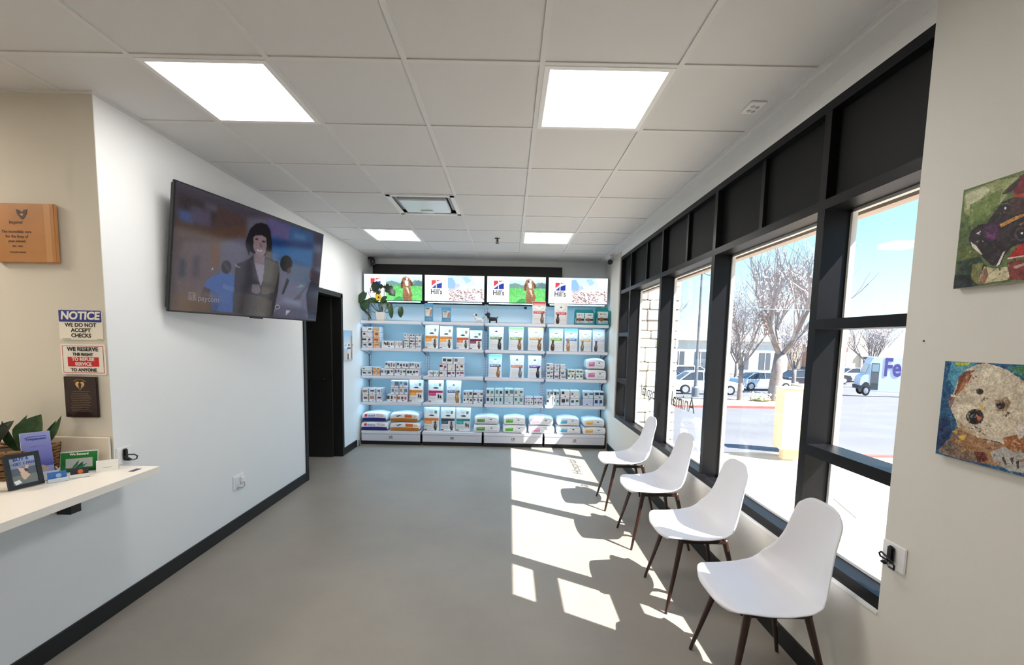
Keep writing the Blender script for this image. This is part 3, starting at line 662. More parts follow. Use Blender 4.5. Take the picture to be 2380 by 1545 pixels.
def scr_dog():
    p = Pic(140, 66, (250, 253, 255)); q = .38
    p.rect(.045, .08, .06, .9, (214, 238, 250)).rect(.335, .08, .345, .9, (214, 238, 250))
    logo(p, .115, .17, .17, .31)
    p.grad(q, 0, 1, .34, (236, 250, 255), (176, 226, 238))
    p.poly([(q, .3), (.48, .24), (.56, .3), (.66, .36), (.82, .3), (.88, .2), (.95, .26), (1, .22), (1, .44), (q, .5)], (120, 158, 152))
    p.poly([(.9, .24), (.94, .2), (1, .3), (1, .42), (.84, .42)], (96, 130, 140))
    p.grad(q, .44, 1, 1, (104, 206, 112), (120, 226, 120))
    p.poly([(.5, 1), (.56, .86), (.66, .84), (.8, 1)], (70, 166, 90)).noise(10, 3, [(q, .4), (1, .4), (1, 1), (q, 1)], 3)
    p.poly([(.63, .34), (.665, .12), (.71, .07), (.77, .12), (.83, .28), (.845, .42), (.80, .46), (.79, .40), (.80, .56), (.835, .78), (.82, .9), (.83, 1), (.68, 1), (.665, .8), (.67, .58), (.69, .46), (.645, .56), (.63, .5)], (156, 112, 80))
    p.poly([(.70, .1), (.755, .12), (.765, .34), (.76, .44), (.72, .44), (.70, .3)], (250, 238, 228)).poly([(.72, .48), (.76, .5), (.78, .7), (.78, .8), (.74, .6)], (236, 214, 190))
    p.poly([(.635, .34), (.66, .2), (.68, .3), (.665, .52), (.645, .56)], (104, 66, 50)).poly([(.79, .2), (.83, .3), (.84, .42), (.805, .44)], (104, 66, 50)).poly([(.70, .13), (.72, .12), (.725, .22), (.70, .22)], (120, 70, 56))
    p.rect(.70, .19, .715, .22, (40, 26, 24)).rect(.745, .22, .76, .25, (40, 26, 24)).noise(14, 2, [(.63, .07), (.86, .07), (.86, 1), (.63, 1)], 5)
    return p
def scr_snow():
    p = Pic(140, 66, (252, 254, 255)); q = .385
    p.rect(.045, .10, .055, .7, (214, 238, 250)).rect(.345, .10, .352, .75, (200, 226, 246)); logo(p, .115, .19, .17, .31)
    p.grad(q, 0, 1, .45, (206, 232, 250), (226, 238, 248)).poly([(q, .1), (.46, .08), (.52, .3), (.5, .5), (q, .56)], (120, 176, 230), .7)
    p.poly([(.62, .06), (.72, .04), (.78, .2), (.7, .3)], (170, 210, 244), .8).poly([(.78, 0), (1, 0), (1, .4), (.86, .34)], (238, 242, 248))
    p.rect(q, .5, 1, 1, (238, 228, 230))
    rg = random.Random(5)
    for i in range(150):
        x, y = rg.uniform(q, .98), .38 + .58 * rg.random() ** .8; a = rg.uniform(-1, 1); L = rg.uniform(.015, .05)
        if y < .62 - abs(x - .66) * .8 + .1 and y < .5: continue
        c = rg.choice([(120, 86, 84), (150, 110, 104), (92, 70, 78), (176, 140, 136), (248, 240, 240)]); p.poly([(x, y), (x + L * .4, y - .02), (x + L, y + a * .09), (x + L * .3, y + .03)], c, .8)
    p.poly([(q, .6), (.5, .34), (.56, .3), (.6, .4), (.5, .56)], (170, 182, 214), .5)
    return p
SCRM = vmat('screen_picture', .25, emit=1.05, base=False)
BEZ = mat('screen_bezel', (26, 30, 38), .35)
HIL = mat('logo_lettering', (26, 30, 40), .5)
pd, psn = scr_dog(), scr_snow()
for k in range(4):
    xa, xb = [(-2.145, -1.284), (-1.256, -.376), (-.346, .520), (.552, 1.425)][k]
    t = empty('shelf_display', ((xa + xb) / 2, 6.60, 2.108), 0, ['display screen with brown dog on grass, leftmost, behind the plant leaves', 'display screen with snowy brown fur picture, second from the left', 'display screen with brown dog on grass, third from the left, unobstructed',
              'display screen with snowy brown fur picture, rightmost above the teal cartons'][k], 'screen', 'display screens along the top of the shelves')
    w, h = xb - xa, .385
    MB().box(-w / 2, w / 2, .0, .035, 0, h, .003).build('bezel', BEZ, t)
    MB().box(-.12, .12, .03, .345, .1, .28).build('wall_mount', BLK, t)
    print_grid('picture', psn if k % 2 else pd, lambda u, v, w=w - .012, h=h - .012: ((u - .5) * w, -.0015, .006 + (1 - v) * h), SCRM, t)
    text('lettering', "Hill's", .105, HIL, t, (-w / 2 + .20 * w, -.003, .36 * h), bold=.0016, sx=.82, ext=.0003)
MB2 = MB().box(-.02, .02, -.012, .0, 0, .036, .003).build('power_adapter', BLK); MB2.location = (SX(1224, 2.06), YF + .46, 2.045); tag(MB2, 'small black box on the header strip under the third shelf screen', 'adapter')

# ---------------------------------------------------------------- goods
PRT = vmat('printed_pack', .45, spec=.35)
PACKW = mat('pack_white', (234, 236, 240), .4)
PACKG = mat('pack_side_grey', (206, 212, 222), .5)
CRT = mat('carton_board', (214, 216, 222), .6)
DARKC = (40, 38, 46)
def sup(u, n=4): return abs(u) ** n
def bag_fn(w, h, d, off=0.0):
    """front surface of an upright pouch: bulging low, pinched at the top seam"""
    def fn(u, v):
        U = 2 * u - 1; k = 1 - v
        dep = d * (1 - .92 * max(0, (k - .25) / .75) ** 1.6)
        y = -dep * .5 * (1 - .35 * sup(U, 6)) - off - .004 * math.sin(9 * k + 3 * U) * (1 - k)
        ww = w * (1 - .05 * math.sin(PI * min(1, k * 1.15)))
        return (U * ww / 2, y, k * h)
    return fn
def bag_body(w, h, d, m, name, nx=10, nz=14):
    fn = bag_fn(w, h, d); vs = []; fs = []
    for s in (0, 1):
        for j in range(nz + 1):
            for i in range(nx + 1):
                x, y, z = fn(i / nx, j / nz); vs.append((x, y if s == 0 else -y, z))
    n1 = (nx + 1) * (nz + 1)
    def I(s, i, j): return s * n1 + j * (nx + 1) + i
    for j in range(nz):
        for i in range(nx): fs.append((I(0, i, j), I(0, i, j + 1), I(0, i + 1, j + 1), I(0, i + 1, j))); fs.append((I(1, i, j), I(1, i + 1, j), I(1, i + 1, j + 1), I(1, i, j + 1)))
        for i in (0, nx): fs.append((I(0, i, j), I(1, i, j), I(1, i, j + 1), I(0, i, j + 1)))
    for i in range(nx):
        for j in (0, nz): fs.append((I(0, i, j), I(0, i + 1, j), I(1, i + 1, j), I(1, i, j)))
    return MB().add(vs, fs).build(name, m, smooth=True)
def animal(p, x, y, s, col, kind=0):
    if kind == 0:      # sitting cat from behind / front
        p.ell(x, y + .17 * s, .13 * s, .19 * s, col); p.ell(x, y - .06 * s, .085 * s, .08 * s, col)
        p.poly([(x - .085 * s, y - .06 * s), (x - .07 * s, y - .2 * s), (x - .01 * s, y - .1 * s)], col).poly([(x + .085 * s, y - .06 * s), (x + .07 * s, y - .2 * s), (x + .01 * s, y - .1 * s)], col)
        p.ell(x + .02 * s, y + .1 * s, .045 * s, .06 * s, [min(255, c + 60) for c in col])
    elif kind == 1:    # standing dog and cat pair, small dark
        p.ell(x - .07 * s, y + .04, .07 * s, .09 * s, col); p.ell(x - .10 * s, y - .03, .05 * s, .045 * s, col); p.ell(x + .09 * s, y + .04, .06 * s, .09 * s, col); p.rect(x - .12 * s, y + .08, x - .09 * s, y + .15, col); p.rect(x + .10 * s, y + .08, x + .13 * s, y + .15, col)
    else:              # dog sitting in profile
        p.poly([(x - .08 * s, y - .2 * s), (x + .06 * s, y - .22 * s), (x + .12 * s, y - .05 * s), (x + .16 * s, y + .3 * s), (x - .06 * s, y + .36 * s), (x - .12 * s, y + .1 * s)], col)
        p.ell(x, y + .05 * s, .05 * s, .09 * s, [min(255, c + 50) for c in col])
def bag_pic(band, top=None, style='a', ani=(60, 54, 52), seed=0, base=(228, 230, 230)):
    p = Pic(30, 46, base); rg = random.Random(seed)
    if style == 'a':       # half-height colour band with block, small animal on the right (rx bags)
        p.rect(0, 0, 1, .42, [min(255, c + 12) for c in base]); p.poly([(.1, .0), (.5, .3), (.9, .0)], [c - 12 for c in base])
        p.poly([(.30, .34), (.42, .31), (.62, .31), (.70, .34), (.62, .37), (.4, .37)], (50, 56, 78)); p.rect(.70, .12, .86, .26, (120, 124, 96))
        p.rect(0, .45, 1, .56, band); p.rect(0, .56, .52, .70, [min(255, c + 24) for c in band]); p.lines(.08, .45, .58, .68, 2, [min(255, c + 90) for c in band], seed)
        p.rect(.6, .60, .98, .88, (206, 206, 208)); animal(p, .78, .70, .8, ani, 0 if seed % 2 else 1)
        p.lines(.06, .55, .78, .94, 3, (176, 176, 182), seed); p.rect(0, .94, .2, .97, (140, 80, 60))
    else:                  # tall retail bag: chevron, thin band, animal standing low
        p.rect(0, 0, 1, .36, [min(255, c + 10) for c in base]); p.poly([(.36, .23), (.5, .15), (.64, .23), (.5, .205)], (56, 66, 84)); p.poly([(.12, .26), (.5, .42), (.88, .24), (.88, .3), (.5, .46), (.12, .32)], [c - 14 for c in base])
        side = 1 if style == 'r' else -1
        p.rect(.06, .43, .94, .54, band); p.lines(.12, .8, .455, .53, 1, (240, 240, 244), seed, .6)
        p.rect(.06, .55, .94, 1, (224, 224, 226)); p.lines(.14, .86, .60, .94, 6, (196, 194, 196), seed, .25)
        animal(p, .74 if side > 0 else .24, .66, 1.05, ani, 2 if seed % 3 == 0 else 0)
        if top: p.rect(0, 0, 1, .06, top); p.grad(0, .06, 1, .2, [min(255, c + 60) for c in top], base)
    return p
def food_bag(px0, px1, z, hpx, band, lab, style='a', top=None, ani=(60, 54, 52), seed=0, d=.10, yo=.03, base=(228, 230, 230), name='food_bag', cat='food bag', rz=0):
    x0, x1 = SX(px0, z), SX(px1, z); w = x1 - x0; h = hpx / 160.5
    b = bag_body(w, h, d, PACKW, name); tag(b, lab, cat, 'upright pet food bags')
    fn = bag_fn(w * .97, h, d, .0016)
    print_grid('printed_front', bag_pic(band, top, style, ani, seed, base), lambda u, v: fn(.0 + u, .012 + v * .97), PRT, b)
    place(b, ((x0 + x1) / 2, YF + .02 + yo + d / 2 + .01, z + .003), rz)
    return b
A_, B_, C_, D_ = LV
# retail bags: (px0, px1, shelf, height px, band, label, style, top, animal)
OR = (214, 134, 52)
food_bag(1237, 1269, A_, 52, (196, 40, 52), 'upright white food bag with red band and red top edge on the top shelf', 'r', (186, 44, 48), (110, 88, 78), 1)
food_bag(1289, 1320, A_, 49, (208, 32, 74), 'upright white food bag with crimson band and dark cat on the top shelf right', 'l', None, (64, 50, 44), 2)
food_bag(985, 1016.5, B_, 55, OR, 'orange banded food bag, first in the second bay below the pouches', 'a', None, (66, 64, 50), 3)
food_bag(1019.5, 1050, B_, 53, (222, 140, 60), 'orange banded food bag, second of four in the second bay', 'a', None, (66, 64, 50), 5)
food_bag(1059, 1088.5, B_, 50, (192, 92, 46), 'food bag with red orange band, third of four in the second bay', 'a', None, (80, 64, 60), 7)
food_bag(1090, 1119.5, B_, 45, (104, 32, 56), 'shorter food bag with maroon band at the right end of the second bay', 'a', None, (90, 60, 60), 9)
food_bag(1135, 1170, B_, 54, (104, 140, 76), 'food bag with olive green band and black striped cat, third bay', 'r', None, (48, 48, 54), 11)
food_bag(1181.5, 1217, B_, 54, (126, 174, 56), 'food bag with bright green band and tabby cat, centre of third bay', 'r', (124, 186, 78), (122, 92, 70), 13)
food_bag(1227, 1264, B_, 54, (208, 150, 62), 'food bag with amber band and amber top, right of third bay', 'r', (226, 190, 104), (112, 86, 62), 14)
food_bag(1276.5, 1310, B_, 53, (120, 182, 60), 'food bag with green band and brown cat, left of the fourth bay', 'l', (150, 214, 160), (84, 62, 48), 17)
food_bag(1312.5, 1344, B_, 53, (86, 136, 190), 'food bag with blue band and tan dog, fourth bay', 'l', (66, 152, 212), (168, 128, 96), 18)
food_bag(1347, 1376.5, B_, 51, (226, 172, 84), 'food bag with pale amber band and grey cat, fourth bay', 'l', (250, 240, 208), (120, 122, 104), 19)
food_bag(1379, 1408, B_, 52, (206, 190, 226), 'food bag with pale lavender band and dark cat, fourth bay right end', 'l', (150, 140, 170), (70, 76, 84), 20)
food_bag(1134, 1166, C_, 54, (62, 92, 132), 'food bag with navy band and brown cat, middle shelf of third bay', 'r', (74, 176, 222), (146, 100, 66), 22, base=(222, 234, 242))
food_bag(1184.5, 1218, C_, 53, (206, 108, 80), 'food bag with salmon band and grey tabby, middle shelf of third bay', 'r', None, (104, 110, 116), 23, base=(232, 238, 244))
food_bag(1227, 1259, C_, 53, (92, 70, 168), 'food bag with purple band and black cat, middle shelf of third bay', 'r', None, (44, 42, 50), 25, base=(232, 238, 244))
food_bag(948, 981, D_, 53, (214, 128, 44), 'upright white food bag with orange band standing at the right of the first bay', 'a', None, (30, 28, 30), 26)
food_bag(992.5, 1028.5, D_, 53, (176, 32, 96), 'upright white food bag with magenta band, fourth shelf of the second bay', 'a', None, (30, 28, 30), 28)
food_bag(1035, 1070, D_, 53, (40, 64, 128), 'upright white food bag with navy band and golden puppy, fourth shelf', 'r', None, (160, 122, 80), 30)
food_bag(983.5, 1019.5, DECK, 56, (212, 124, 66), 'upright white food bag with orange band standing on the bottom deck', 'a', None, (66, 62, 60), 31, yo=.0)
food_bag(1023, 1056.5, DECK, 56, (48, 66, 84), 'upright white food bag with slate blue band on the bottom deck', 'a', None, (66, 66, 70), 33, yo=.0)
food_bag(1058.5, 1093, DECK, 56, (44, 138, 138), 'upright white food bag with teal band on the bottom deck', 'a', None, (36, 36, 40), 34, yo=.0)
# blue treat pouches
for px0, px1, hp, lb in ((984, 1004, 43, 'blue treat pouch at the left end of the second bay top shelf'), (1024.5, 1046, 34, 'shorter blue treat pouch right of the first one on the top shelf')):
    b = food_bag(px0, px1, A_, hp, (92, 150, 190), lb, 'a', None, (150, 110, 90), 40, .05, .04, (206, 212, 206), 'treat_pouch', 'treat pouch')
    b['group'] = 'blue treat pouches'; b.children[0].name = 'printed_front'; b.data.materials[0] = mat('pouch_blue', (92, 150, 190), .35)
    p = Pic(22, 34, (96, 154, 194)); p.rect(.0, .0, 1, .16, (80, 150, 196)); p.rect(.08, .24, .92, .72, (206, 208, 198)); p.rect(.12, .26, .6, .31, (52, 64, 80)); p.lines(.12, .5, .34, .55, 3, (120, 130, 130), 3); p.poly([(.7, .36), (.9, .3), (.88, .7), (.6, .68)], (176, 130, 110)); p.rect(.1, .74, .9, .98, (88, 142, 180)).lines(.2, .8, .82, .94, 2, (150, 190, 214), 2)
    bpy.data.objects.remove(b.children[0]); w = SX(px1, A_) - SX(px0, A_); fn = bag_fn(w * .97, hp / 160.5, .05, .0016); print_grid('printed_front', p, lambda u, v, fn=fn: fn(u, .01 + v * .98), PRT, b)
# lying sacks
def sack_mesh(w, h, d, m, name):
    nx, nz, ny = 14, 6, 8; bm = bmesh.new(); bmesh.ops.create_cube(bm, size=2); bmesh.ops.subdivide_edges(bm, edges=bm.edges[:], cuts=7, use_grid_fill=True)
    for v in bm.verts:
        x, y, z = v.co; k = 1 - .32 * (abs(x) ** 3 * .5 + abs(y) ** 3 * .5)
        zz = z * k * (1 - .15 * (x * x)); xx = x * (1 - .07 * abs(z) ** 3 - .03 * abs(y) ** 4); yy = y * (1 - .10 * abs(z) ** 3 - .03 * abs(x) ** 4)
        zz += .06 * math.sin(4 * x + 2 * y) * (z > 0) * abs(z)
        if z < 0: zz = -1 + (zz + 1) * .55 if zz > -1 else -1
        v.co = Vector((xx * w / 2, yy * d / 2, (zz + 1) * h / 2))
    mb = MB(); bm.verts.index_update(); mb.add([v.co[:] for v in bm.verts], [[v.index for v in f.verts] for f in bm.faces]); bm.free()
    return mb.build(name, m, smooth=True)
def food_sack(px0, px1, zb, hpx, pic, lab, grp, d=.36, yo=0., base=PACKW, sc=.9):
    x0, x1 = SX(px0, zb), SX(px1, zb); w = x1 - x0; h = hpx / 160.5
    b = sack_mesh(w, h, d, base, 'food_sack'); tag(b, lab, 'food sack', grp)
    fn = lambda u, v: ((u - .5) * w * .93, -d / 2 * (1 - .02 * sup(2 * u - 1, 4)) * (1 - .09 * abs(1 - 2 * v) ** 3) - .004, h * (.02 + .93 * (1 - v) * (1 - .14 * (2 * u - 1) ** 2)))
    print_grid('printed_side', pic, fn, PRT, b); place(b, ((x0 + x1) / 2, YF - .01 + yo + d / 2, zb + .003)); return b
def pic_sack(cols, style, seed):
    p = Pic(44, 16, (236, 238, 244))
    if style == 'navy': p.rect(0, .55, 1, 1, cols[0]).rect(.08, .12, .20, .46, (206, 60, 84)).rect(.22, .16, .55, .46, (90, 96, 140), .7).lines(.24, .54, .2, .44, 1, (244, 244, 250), seed).rect(.6, .1, .9, .44, (196, 160, 170), .6)
    elif style == 'orange': p.rect(0, .55, 1, 1, cols[0]).rect(.52, .12, .80, .48, (224, 110, 50)).rect(.82, .14, .95, .46, (226, 196, 150)).poly([(.18, .26), (.36, .2), (.42, .3), (.24, .38)], (70, 70, 84))
    else:
        p.rect(.08, .30, .44, .74, cols[0]).lines(.12, .42, .36, .66, 1, [min(255, c + 70) for c in cols[0]], seed); p.poly([(.62, .46), (.70, .3), (.78, .46)], (40, 52, 64)).rect(.56, .2, .92, .24, (180, 190, 200)); p.lines(.5, .94, .6, .9, 2, (190, 200, 208), seed).rect(0, .94, 1, 1, (214, 220, 222))
    return p
def stack(px0, px1, zb, hp, cols, style, lab, grp, **k):
    for i in range(2):
        food_sack(px0 + (2 if i and style != 'orange' else 0), px1 - (3 if i else 0), zb + i * (hp * .49 / 160.5 + .004), hp * .49, pic_sack(cols, style, i * 3 + px0 % 7), ('lower ' if i == 0 else 'upper ') + lab, grp, **k)
stack(839, 902, DECK, 43, [(48, 50, 124)], 'navy', 'white and navy food sack of the pair at the left end of the deck', 'navy food sacks')
stack(906, 976, DECK, 43, [(206, 130, 48)], 'orange', 'white and orange food sack of the pair on the first deck', 'orange food sacks')
stack(1100, 1162, DECK, 40, [(96, 156, 84)], 'p', 'pale sack with dark green patch, between the teal bag and third bay', 'pale food sacks')
stack(1168, 1224, DECK, 40, [(92, 176, 66)], 'p', 'pale sack with bright green patch on the third deck', 'pale food sacks')
stack(1228, 1289, DECK, 40, [(226, 150, 186)], 'p', 'pale sack with pink patch on the third deck right', 'pale food sacks')
stack(1293, 1350, DECK, 40, [(90, 170, 220)], 'p', 'pale sack with light blue patch on the fourth deck', 'pale food sacks')
stack(1354, 1408, DECK, 38, [(240, 176, 90)], 'p', 'pale sack with orange patch at the right end of the deck', 'pale food sacks')
stack(1362, 1410, C_, 50, [(206, 120, 170)], 'p', 'pale sack with pink patch stacked at the right of the middle shelf', 'pink food sacks', yo=.04, d=.30)
# cartons of cans and trays
def pic_cans(n, rows, ink, seed, lid=(236, 238, 242), edge=None):
    W_ = max(10, 5 * n); p = Pic(W_, 8 * rows, lid); rg = random.Random(seed)
    for r in range(rows):
        y0, y1 = r / rows, (r + 1) / rows; hh = y1 - y0
        for i in range(n):
            a, b = i / n, (i + 1) / n; w = b - a
            p.rect(a + w * .10, y0 + hh * .1, b - w * .05, y1 - hh * .30, [v - rg.randint(0, 22) for v in lid])
            if rg.random() < .9: c = rg.choice(ink); p.rect(a + w * rg.uniform(.05, .3), y0 + hh * rg.uniform(.10, .3), a + w * rg.uniform(.65, .95), y0 + hh * rg.uniform(.5, .7), c, .92)
            p.rect(b - w * .05, y0, b, y1 - hh * .2, (150, 154, 166))
        p.rect(0, y1 - hh * .26, 1, y1 - hh * .06, [min(255, v + 4) for v in lid]); xx = rg.uniform(.3, .6); p.rect(xx, y1 - hh * .24, xx + .14, y1 - hh * .10, DARKC, .8); p.rect(0, y1 - hh * .06, 1, y1, (140, 146, 160))
    if edge: p.rect(.78, 0, 1, 1, edge, .55)
    return p
BLUEI = [(70, 78, 104), (110, 120, 146), (50, 54, 70)]; BRN = [(120, 76, 64), (60, 50, 52), (176, 120, 96)]; GRY = [(70, 72, 78), (100, 104, 110), (40, 42, 48)]; MAR = [(92, 40, 48), (60, 46, 52), (130, 84, 88)]; TEAL = [(60, 84, 94), (90, 120, 130), (36, 44, 54)]; PUR = [(150, 90, 140), (90, 80, 100), (190, 130, 170)]; WBL = [(100, 130, 170), (206, 120, 80), (160, 180, 210)]
def carton(px0, px1, zb, hpx, ink, lab, grp, n=4, seed=0, edge=None, d=.22, yo=.03, lid=(230, 232, 238), zo=0, rz=0):
    x0, x1 = SX(px0, zb), SX(px1, zb); w = x1 - x0 - .004; h = hpx / 160.5 - .003
    b = MB().box(-w / 2, w / 2, 0, d, 0, h, .004).build('can_carton', CRT); tag(b, lab, 'carton', grp)
    print_grid('printed_front', pic_cans(n, 1, ink, seed, lid, edge), lambda u, v: ((u - .5) * w * .97, -.0015, h * (.03 + .94 * (1 - v))), PRT, b)
    place(b, ((x0 + x1) / 2, YF + .02 + yo, zb + zo + .003), rz); return b
def cstack(cols, zb, rows, hp, ink, desc, grp, **k):
    """cols: list of (px0,px1,colname) ; rows of equal height"""
    rn = {1: [''], 2: ['bottom', 'top'], 3: ['bottom', 'middle', 'top'], 4: ['bottom', 'second', 'third', 'top'], 5: ['bottom', 'second', 'middle', 'fourth', 'top']}[rows]
    for ci, (a, b, cn) in enumerate(cols):
        for r in range(rows):
            carton(a, b, zb, hp, ink, ' '.join(('%s %s %s' % (rn[r], cn, desc)).split()), grp, seed=int(a) + r * 17, zo=r * hp / 160.5, **k)
cstack([(839, 864, '')], B_, 4, 12.2, GRY, 'grey carton of the leftmost pile on the second shelf', 'grey can cartons', n=2, edge=None)
cstack([(865, 880, '')], B_, 4, 12.2, [(206, 120, 60), (150, 80, 50)], 'orange printed carton of the second pile on the second shelf', 'orange can cartons', n=1, lid=(232, 190, 150))
cstack([(884, 915, 'left'), (916, 934, 'right')], B_, 1, 17, BRN, 'low brown patterned carton between the piles, second shelf', 'brown can cartons', n=7)
cstack([(937, 949, 'left'), (950, 963, 'middle'), (964, 977, 'right')], B_, 5, 6.7, GRY, 'small grey tray, column on the second shelf of first bay', 'small grey trays', n=2)
cstack([(837.5, 863, '')], C_, 2, 10, GRY, 'grey carton at the left end of the middle shelf', 'grey can cartons', n=2)
cstack([(864, 881, '')], C_, 2, 9.5, [(206, 130, 60), (70, 72, 84)], 'orange marked carton near the left end, middle shelf', 'orange can cartons', n=2, lid=(220, 190, 160))
cstack([(882, 913, 'left'), (914, 941, 'middle'), (942, 972, 'right')], C_, 1, 17, BLUEI, 'white printed carton in the lower row, middle shelf of first bay', 'white can cartons', n=4)
for a, b, nm in ((892, 918, 'left'), (919, 948, 'middle'), (949, 974, 'right')): carton(a, b, C_, 15.5, BLUEI, nm + ' white printed carton in the upper row, middle shelf of first bay', 'white can cartons', n=4, seed=int(a), zo=17 / 160.5)
cstack([(992, 1005, 'left'), (1006, 1018, 'right')], C_, 1, 13, GRY, 'small loose carton beside the maroon pyramid, middle shelf', 'small grey trays', n=3)
cstack([(1020, 1038, 'left'), (1039, 1057, 'centre'), (1058, 1077, 'right')], C_, 2, 15, MAR, 'maroon printed carton of the pyramid on the middle shelf', 'maroon can cartons', n=2)
for a, b, nm in ((1025, 1051, 'left'), (1052, 1077, 'right')): carton(a, b, C_, 15.5, GRY, nm + ' grey carton topping the maroon pyramid on the middle shelf', 'maroon can cartons', n=2, seed=int(a), zo=30 / 160.5)
cstack([(1270, 1287, 'left')], C_, 4, 9, GRY, 'small carton pile beside the pink cartons, fourth bay', 'small grey trays', n=2)
cstack([(1288.5, 1301, 'middle'), (1302.5, 1316, 'right')], C_, 4, 8.6, PUR, 'pink printed small carton, middle shelf of fourth bay', 'pink cartons', n=1)
cstack([(1320, 1337, 'left'), (1338.5, 1357, 'right')], C_, 2, 11.5, [(90, 110, 100), (60, 66, 70)], 'pale green tray left of the pink sacks', 'pale trays', n=2, lid=(232, 240, 232))
cstack([(839.5, 854, 'left'), (855, 871, 'middle'), (872, 886, 'right')], D_, 2, 16, BRN, 'brown printed carton in the left pile, fourth shelf', 'brown can cartons', n=1)
cstack([(897, 920, 'left'), (921, 945, 'right')], D_, 1, 18, [(190, 96, 60), (70, 60, 60)], 'rusty printed carton under the white ones, fourth shelf', 'brown can cartons', n=3)
for r in range(2):
    for a, b, nm in ((906, 925, 'left'), (926, 945.5, 'right')): carton(a, b, D_, 16.5, WBL, '%s %s white and pale blue carton left of the orange bag' % (('lower', 'upper')[r], nm), 'white can cartons', n=2, seed=int(a) + r, zo=(18 + 16.5 * r) / 160.5)
cstack([(1075, 1098, 'left'), (1099, 1122, 'right')], D_, 2, 15, GRY, 'grey tray at the right end of the second bay, fourth shelf', 'grey can trays', n=3)
cstack([(1128, 1148, 'left'), (1149, 1169, 'right')], D_, 2, 18, TEAL, 'bluish tray at the left of the third bay, fourth shelf', 'teal can trays', n=2, lid=(206, 224, 232))
cstack([(1172, 1193, 'left'), (1194, 1217, 'right')], D_, 2, 18.5, TEAL, 'teal grey tray in the middle of the third bay, fourth shelf', 'teal can trays', n=2, lid=(206, 222, 226))
cstack([(1220, 1240, 'left'), (1241, 1262, 'right')], D_, 2, 9.5, PUR[:2] + [(90, 96, 120)], 'small lavender tray at the right of the third bay', 'small lavender trays', n=3)
cstack([(1271, 1285, 'left'), (1286, 1301, 'right')], D_, 2, 17.5, TEAL, 'pale blue tray at the left of the fourth bay, fourth shelf', 'teal can trays', n=2, lid=(214, 230, 236))
cstack([(1303, 1325, 'left'), (1326, 1348, 'right')], D_, 2, 18, GRY, 'white grey tray in the centre of the fourth bay', 'grey can trays', n=2)
cstack([(1356, 1380, 'left'), (1381, 1404, 'right')], D_, 2, 17.5, [(60, 90, 130), (40, 48, 64)], 'blue grey tray at the right end of the fourth shelf', 'blue can trays', n=2, lid=(200, 220, 236))
# teal display cartons with pouches
TL = mat('teal_card', (24, 146, 150), .5)
def display_carton(px0, px1, hp, hb, n, lab):
    x0, x1 = SX(px0, A_), SX(px1, A_); w = x1 - x0; h = hp / 160.5; t = empty('display_carton', ((x0 + x1) / 2, YF + .03, A_ + .003), 0, lab, 'display carton')
    tp = [(-w / 2 + .01, .1), (w / 2 - .01, .1), (w / 2 - .0, h * .8), (w / 2 - .02, h), (-w / 2 + .02, h), (-w / 2, h * .85)]
    MB().prism(tp, .115, .12).build('backboard', TL, t)
    MB().box(-w / 2, -w / 2 + .005, 0, .12, 0, h * .8).box(w / 2 - .005, w / 2, 0, .12, 0, h * .8).build('side_walls', TL, t)
    MB().box(-w / 2, w / 2, 0, .12, 0, .004).box(-w / 2, w / 2, 0, .004, 0, hb).build('tray_front', TL, t)
    for i in range(n):
        ww = (w - .03) / n; p = Pic(18, 22, (206, 216, 220)); p.rect(0, 0, 1, .34, (222, 226, 228)).lines(.2, .8, .14, .3, 1, (90, 110, 112), i).rect(0, .5, 1, .7, (70, 56, 50)).ell(.35, .6, .2, .16, (150, 90, 60)).ell(.6, .84, .3, .14, (170, 196, 214))
        b = bag_body(ww * .92, h * .74, .06, PACKW, 'treat_pouch'); b.location = (-w / 2 + .015 + ww * (i + .5), .055, .006); b.parent = t
        fn = bag_fn(ww * .9, h * .74, .06, .0016); print_grid('printed_front', p, lambda u, v, fn=fn: fn(u, .01 + v * .98), PRT, b)
display_carton(1337, 1384, 36, .02, 2, 'low teal display carton holding two pouches on the top shelf')
display_carton(1386, 1419, 41, .02, 1, 'taller teal display carton at the right end of the top shelf')
# dog figurines
def dog(px, zb, body, patch, lab, flip=1, s=1):
    t = empty('dog_figurine', (SX(px, zb), YF + .07, zb + .003), 0 if flip > 0 else PI, lab, 'figurine')
    bb_ = MB().tube([(-.055 * s, 0, .055 * s), (-.03 * s, 0, .05 * s), (.02 * s, 0, .05 * s), (.05 * s, 0, .052 * s)], [.014 * s, .026 * s, .024 * s, .02 * s], 12)
    for a in (-.04, .045):
        for b in (-.014, .014): bb_.tube([(a * s, b * s, .045 * s), (a * s, b * s, 0)], [.011 * s, .009 * s], 8)
    bb_.tube([(-.05 * s, 0, .06 * s), (-.062 * s, 0, .095 * s)], [.02 * s, .018 * s], 10)
    bb_.build('body', mat('fig_%d' % body[0], body, .4), t, smooth=True)
    MB().tube([(-.045 * s, 0, .108 * s), (-.065 * s, 0, .108 * s), (-.095 * s, 0, .098 * s)], [.022 * s, .025 * s, .012 * s], 12).build('head', mat('fig_%d' % patch[0], patch, .4), t, smooth=True)
    MB().tube([(-.05 * s, -.02 * s, .125 * s), (-.042 * s, -.026 * s, .10 * s)], [.008 * s, .011 * s], 8).tube([(-.05 * s, .02 * s, .125 * s), (-.042 * s, .026 * s, .10 * s)], [.008 * s, .011 * s], 8).build('ears', BLK, t)
    MB().tube([(.05 * s, 0, .06 * s), (.065 * s, 0, .085 * s)], [.007 * s, .003 * s], 8).build('tail', BLK, t)
    MB().lathe([(.004, -.003), (.004, .003)], 8, (-.097 * s, 0, .10 * s), 'x').build('nose', BLK, t)
dog(1113, A_, (236, 236, 238), (228, 228, 230), 'small white dog figurine with black ear beside the bay post', 1, .98)
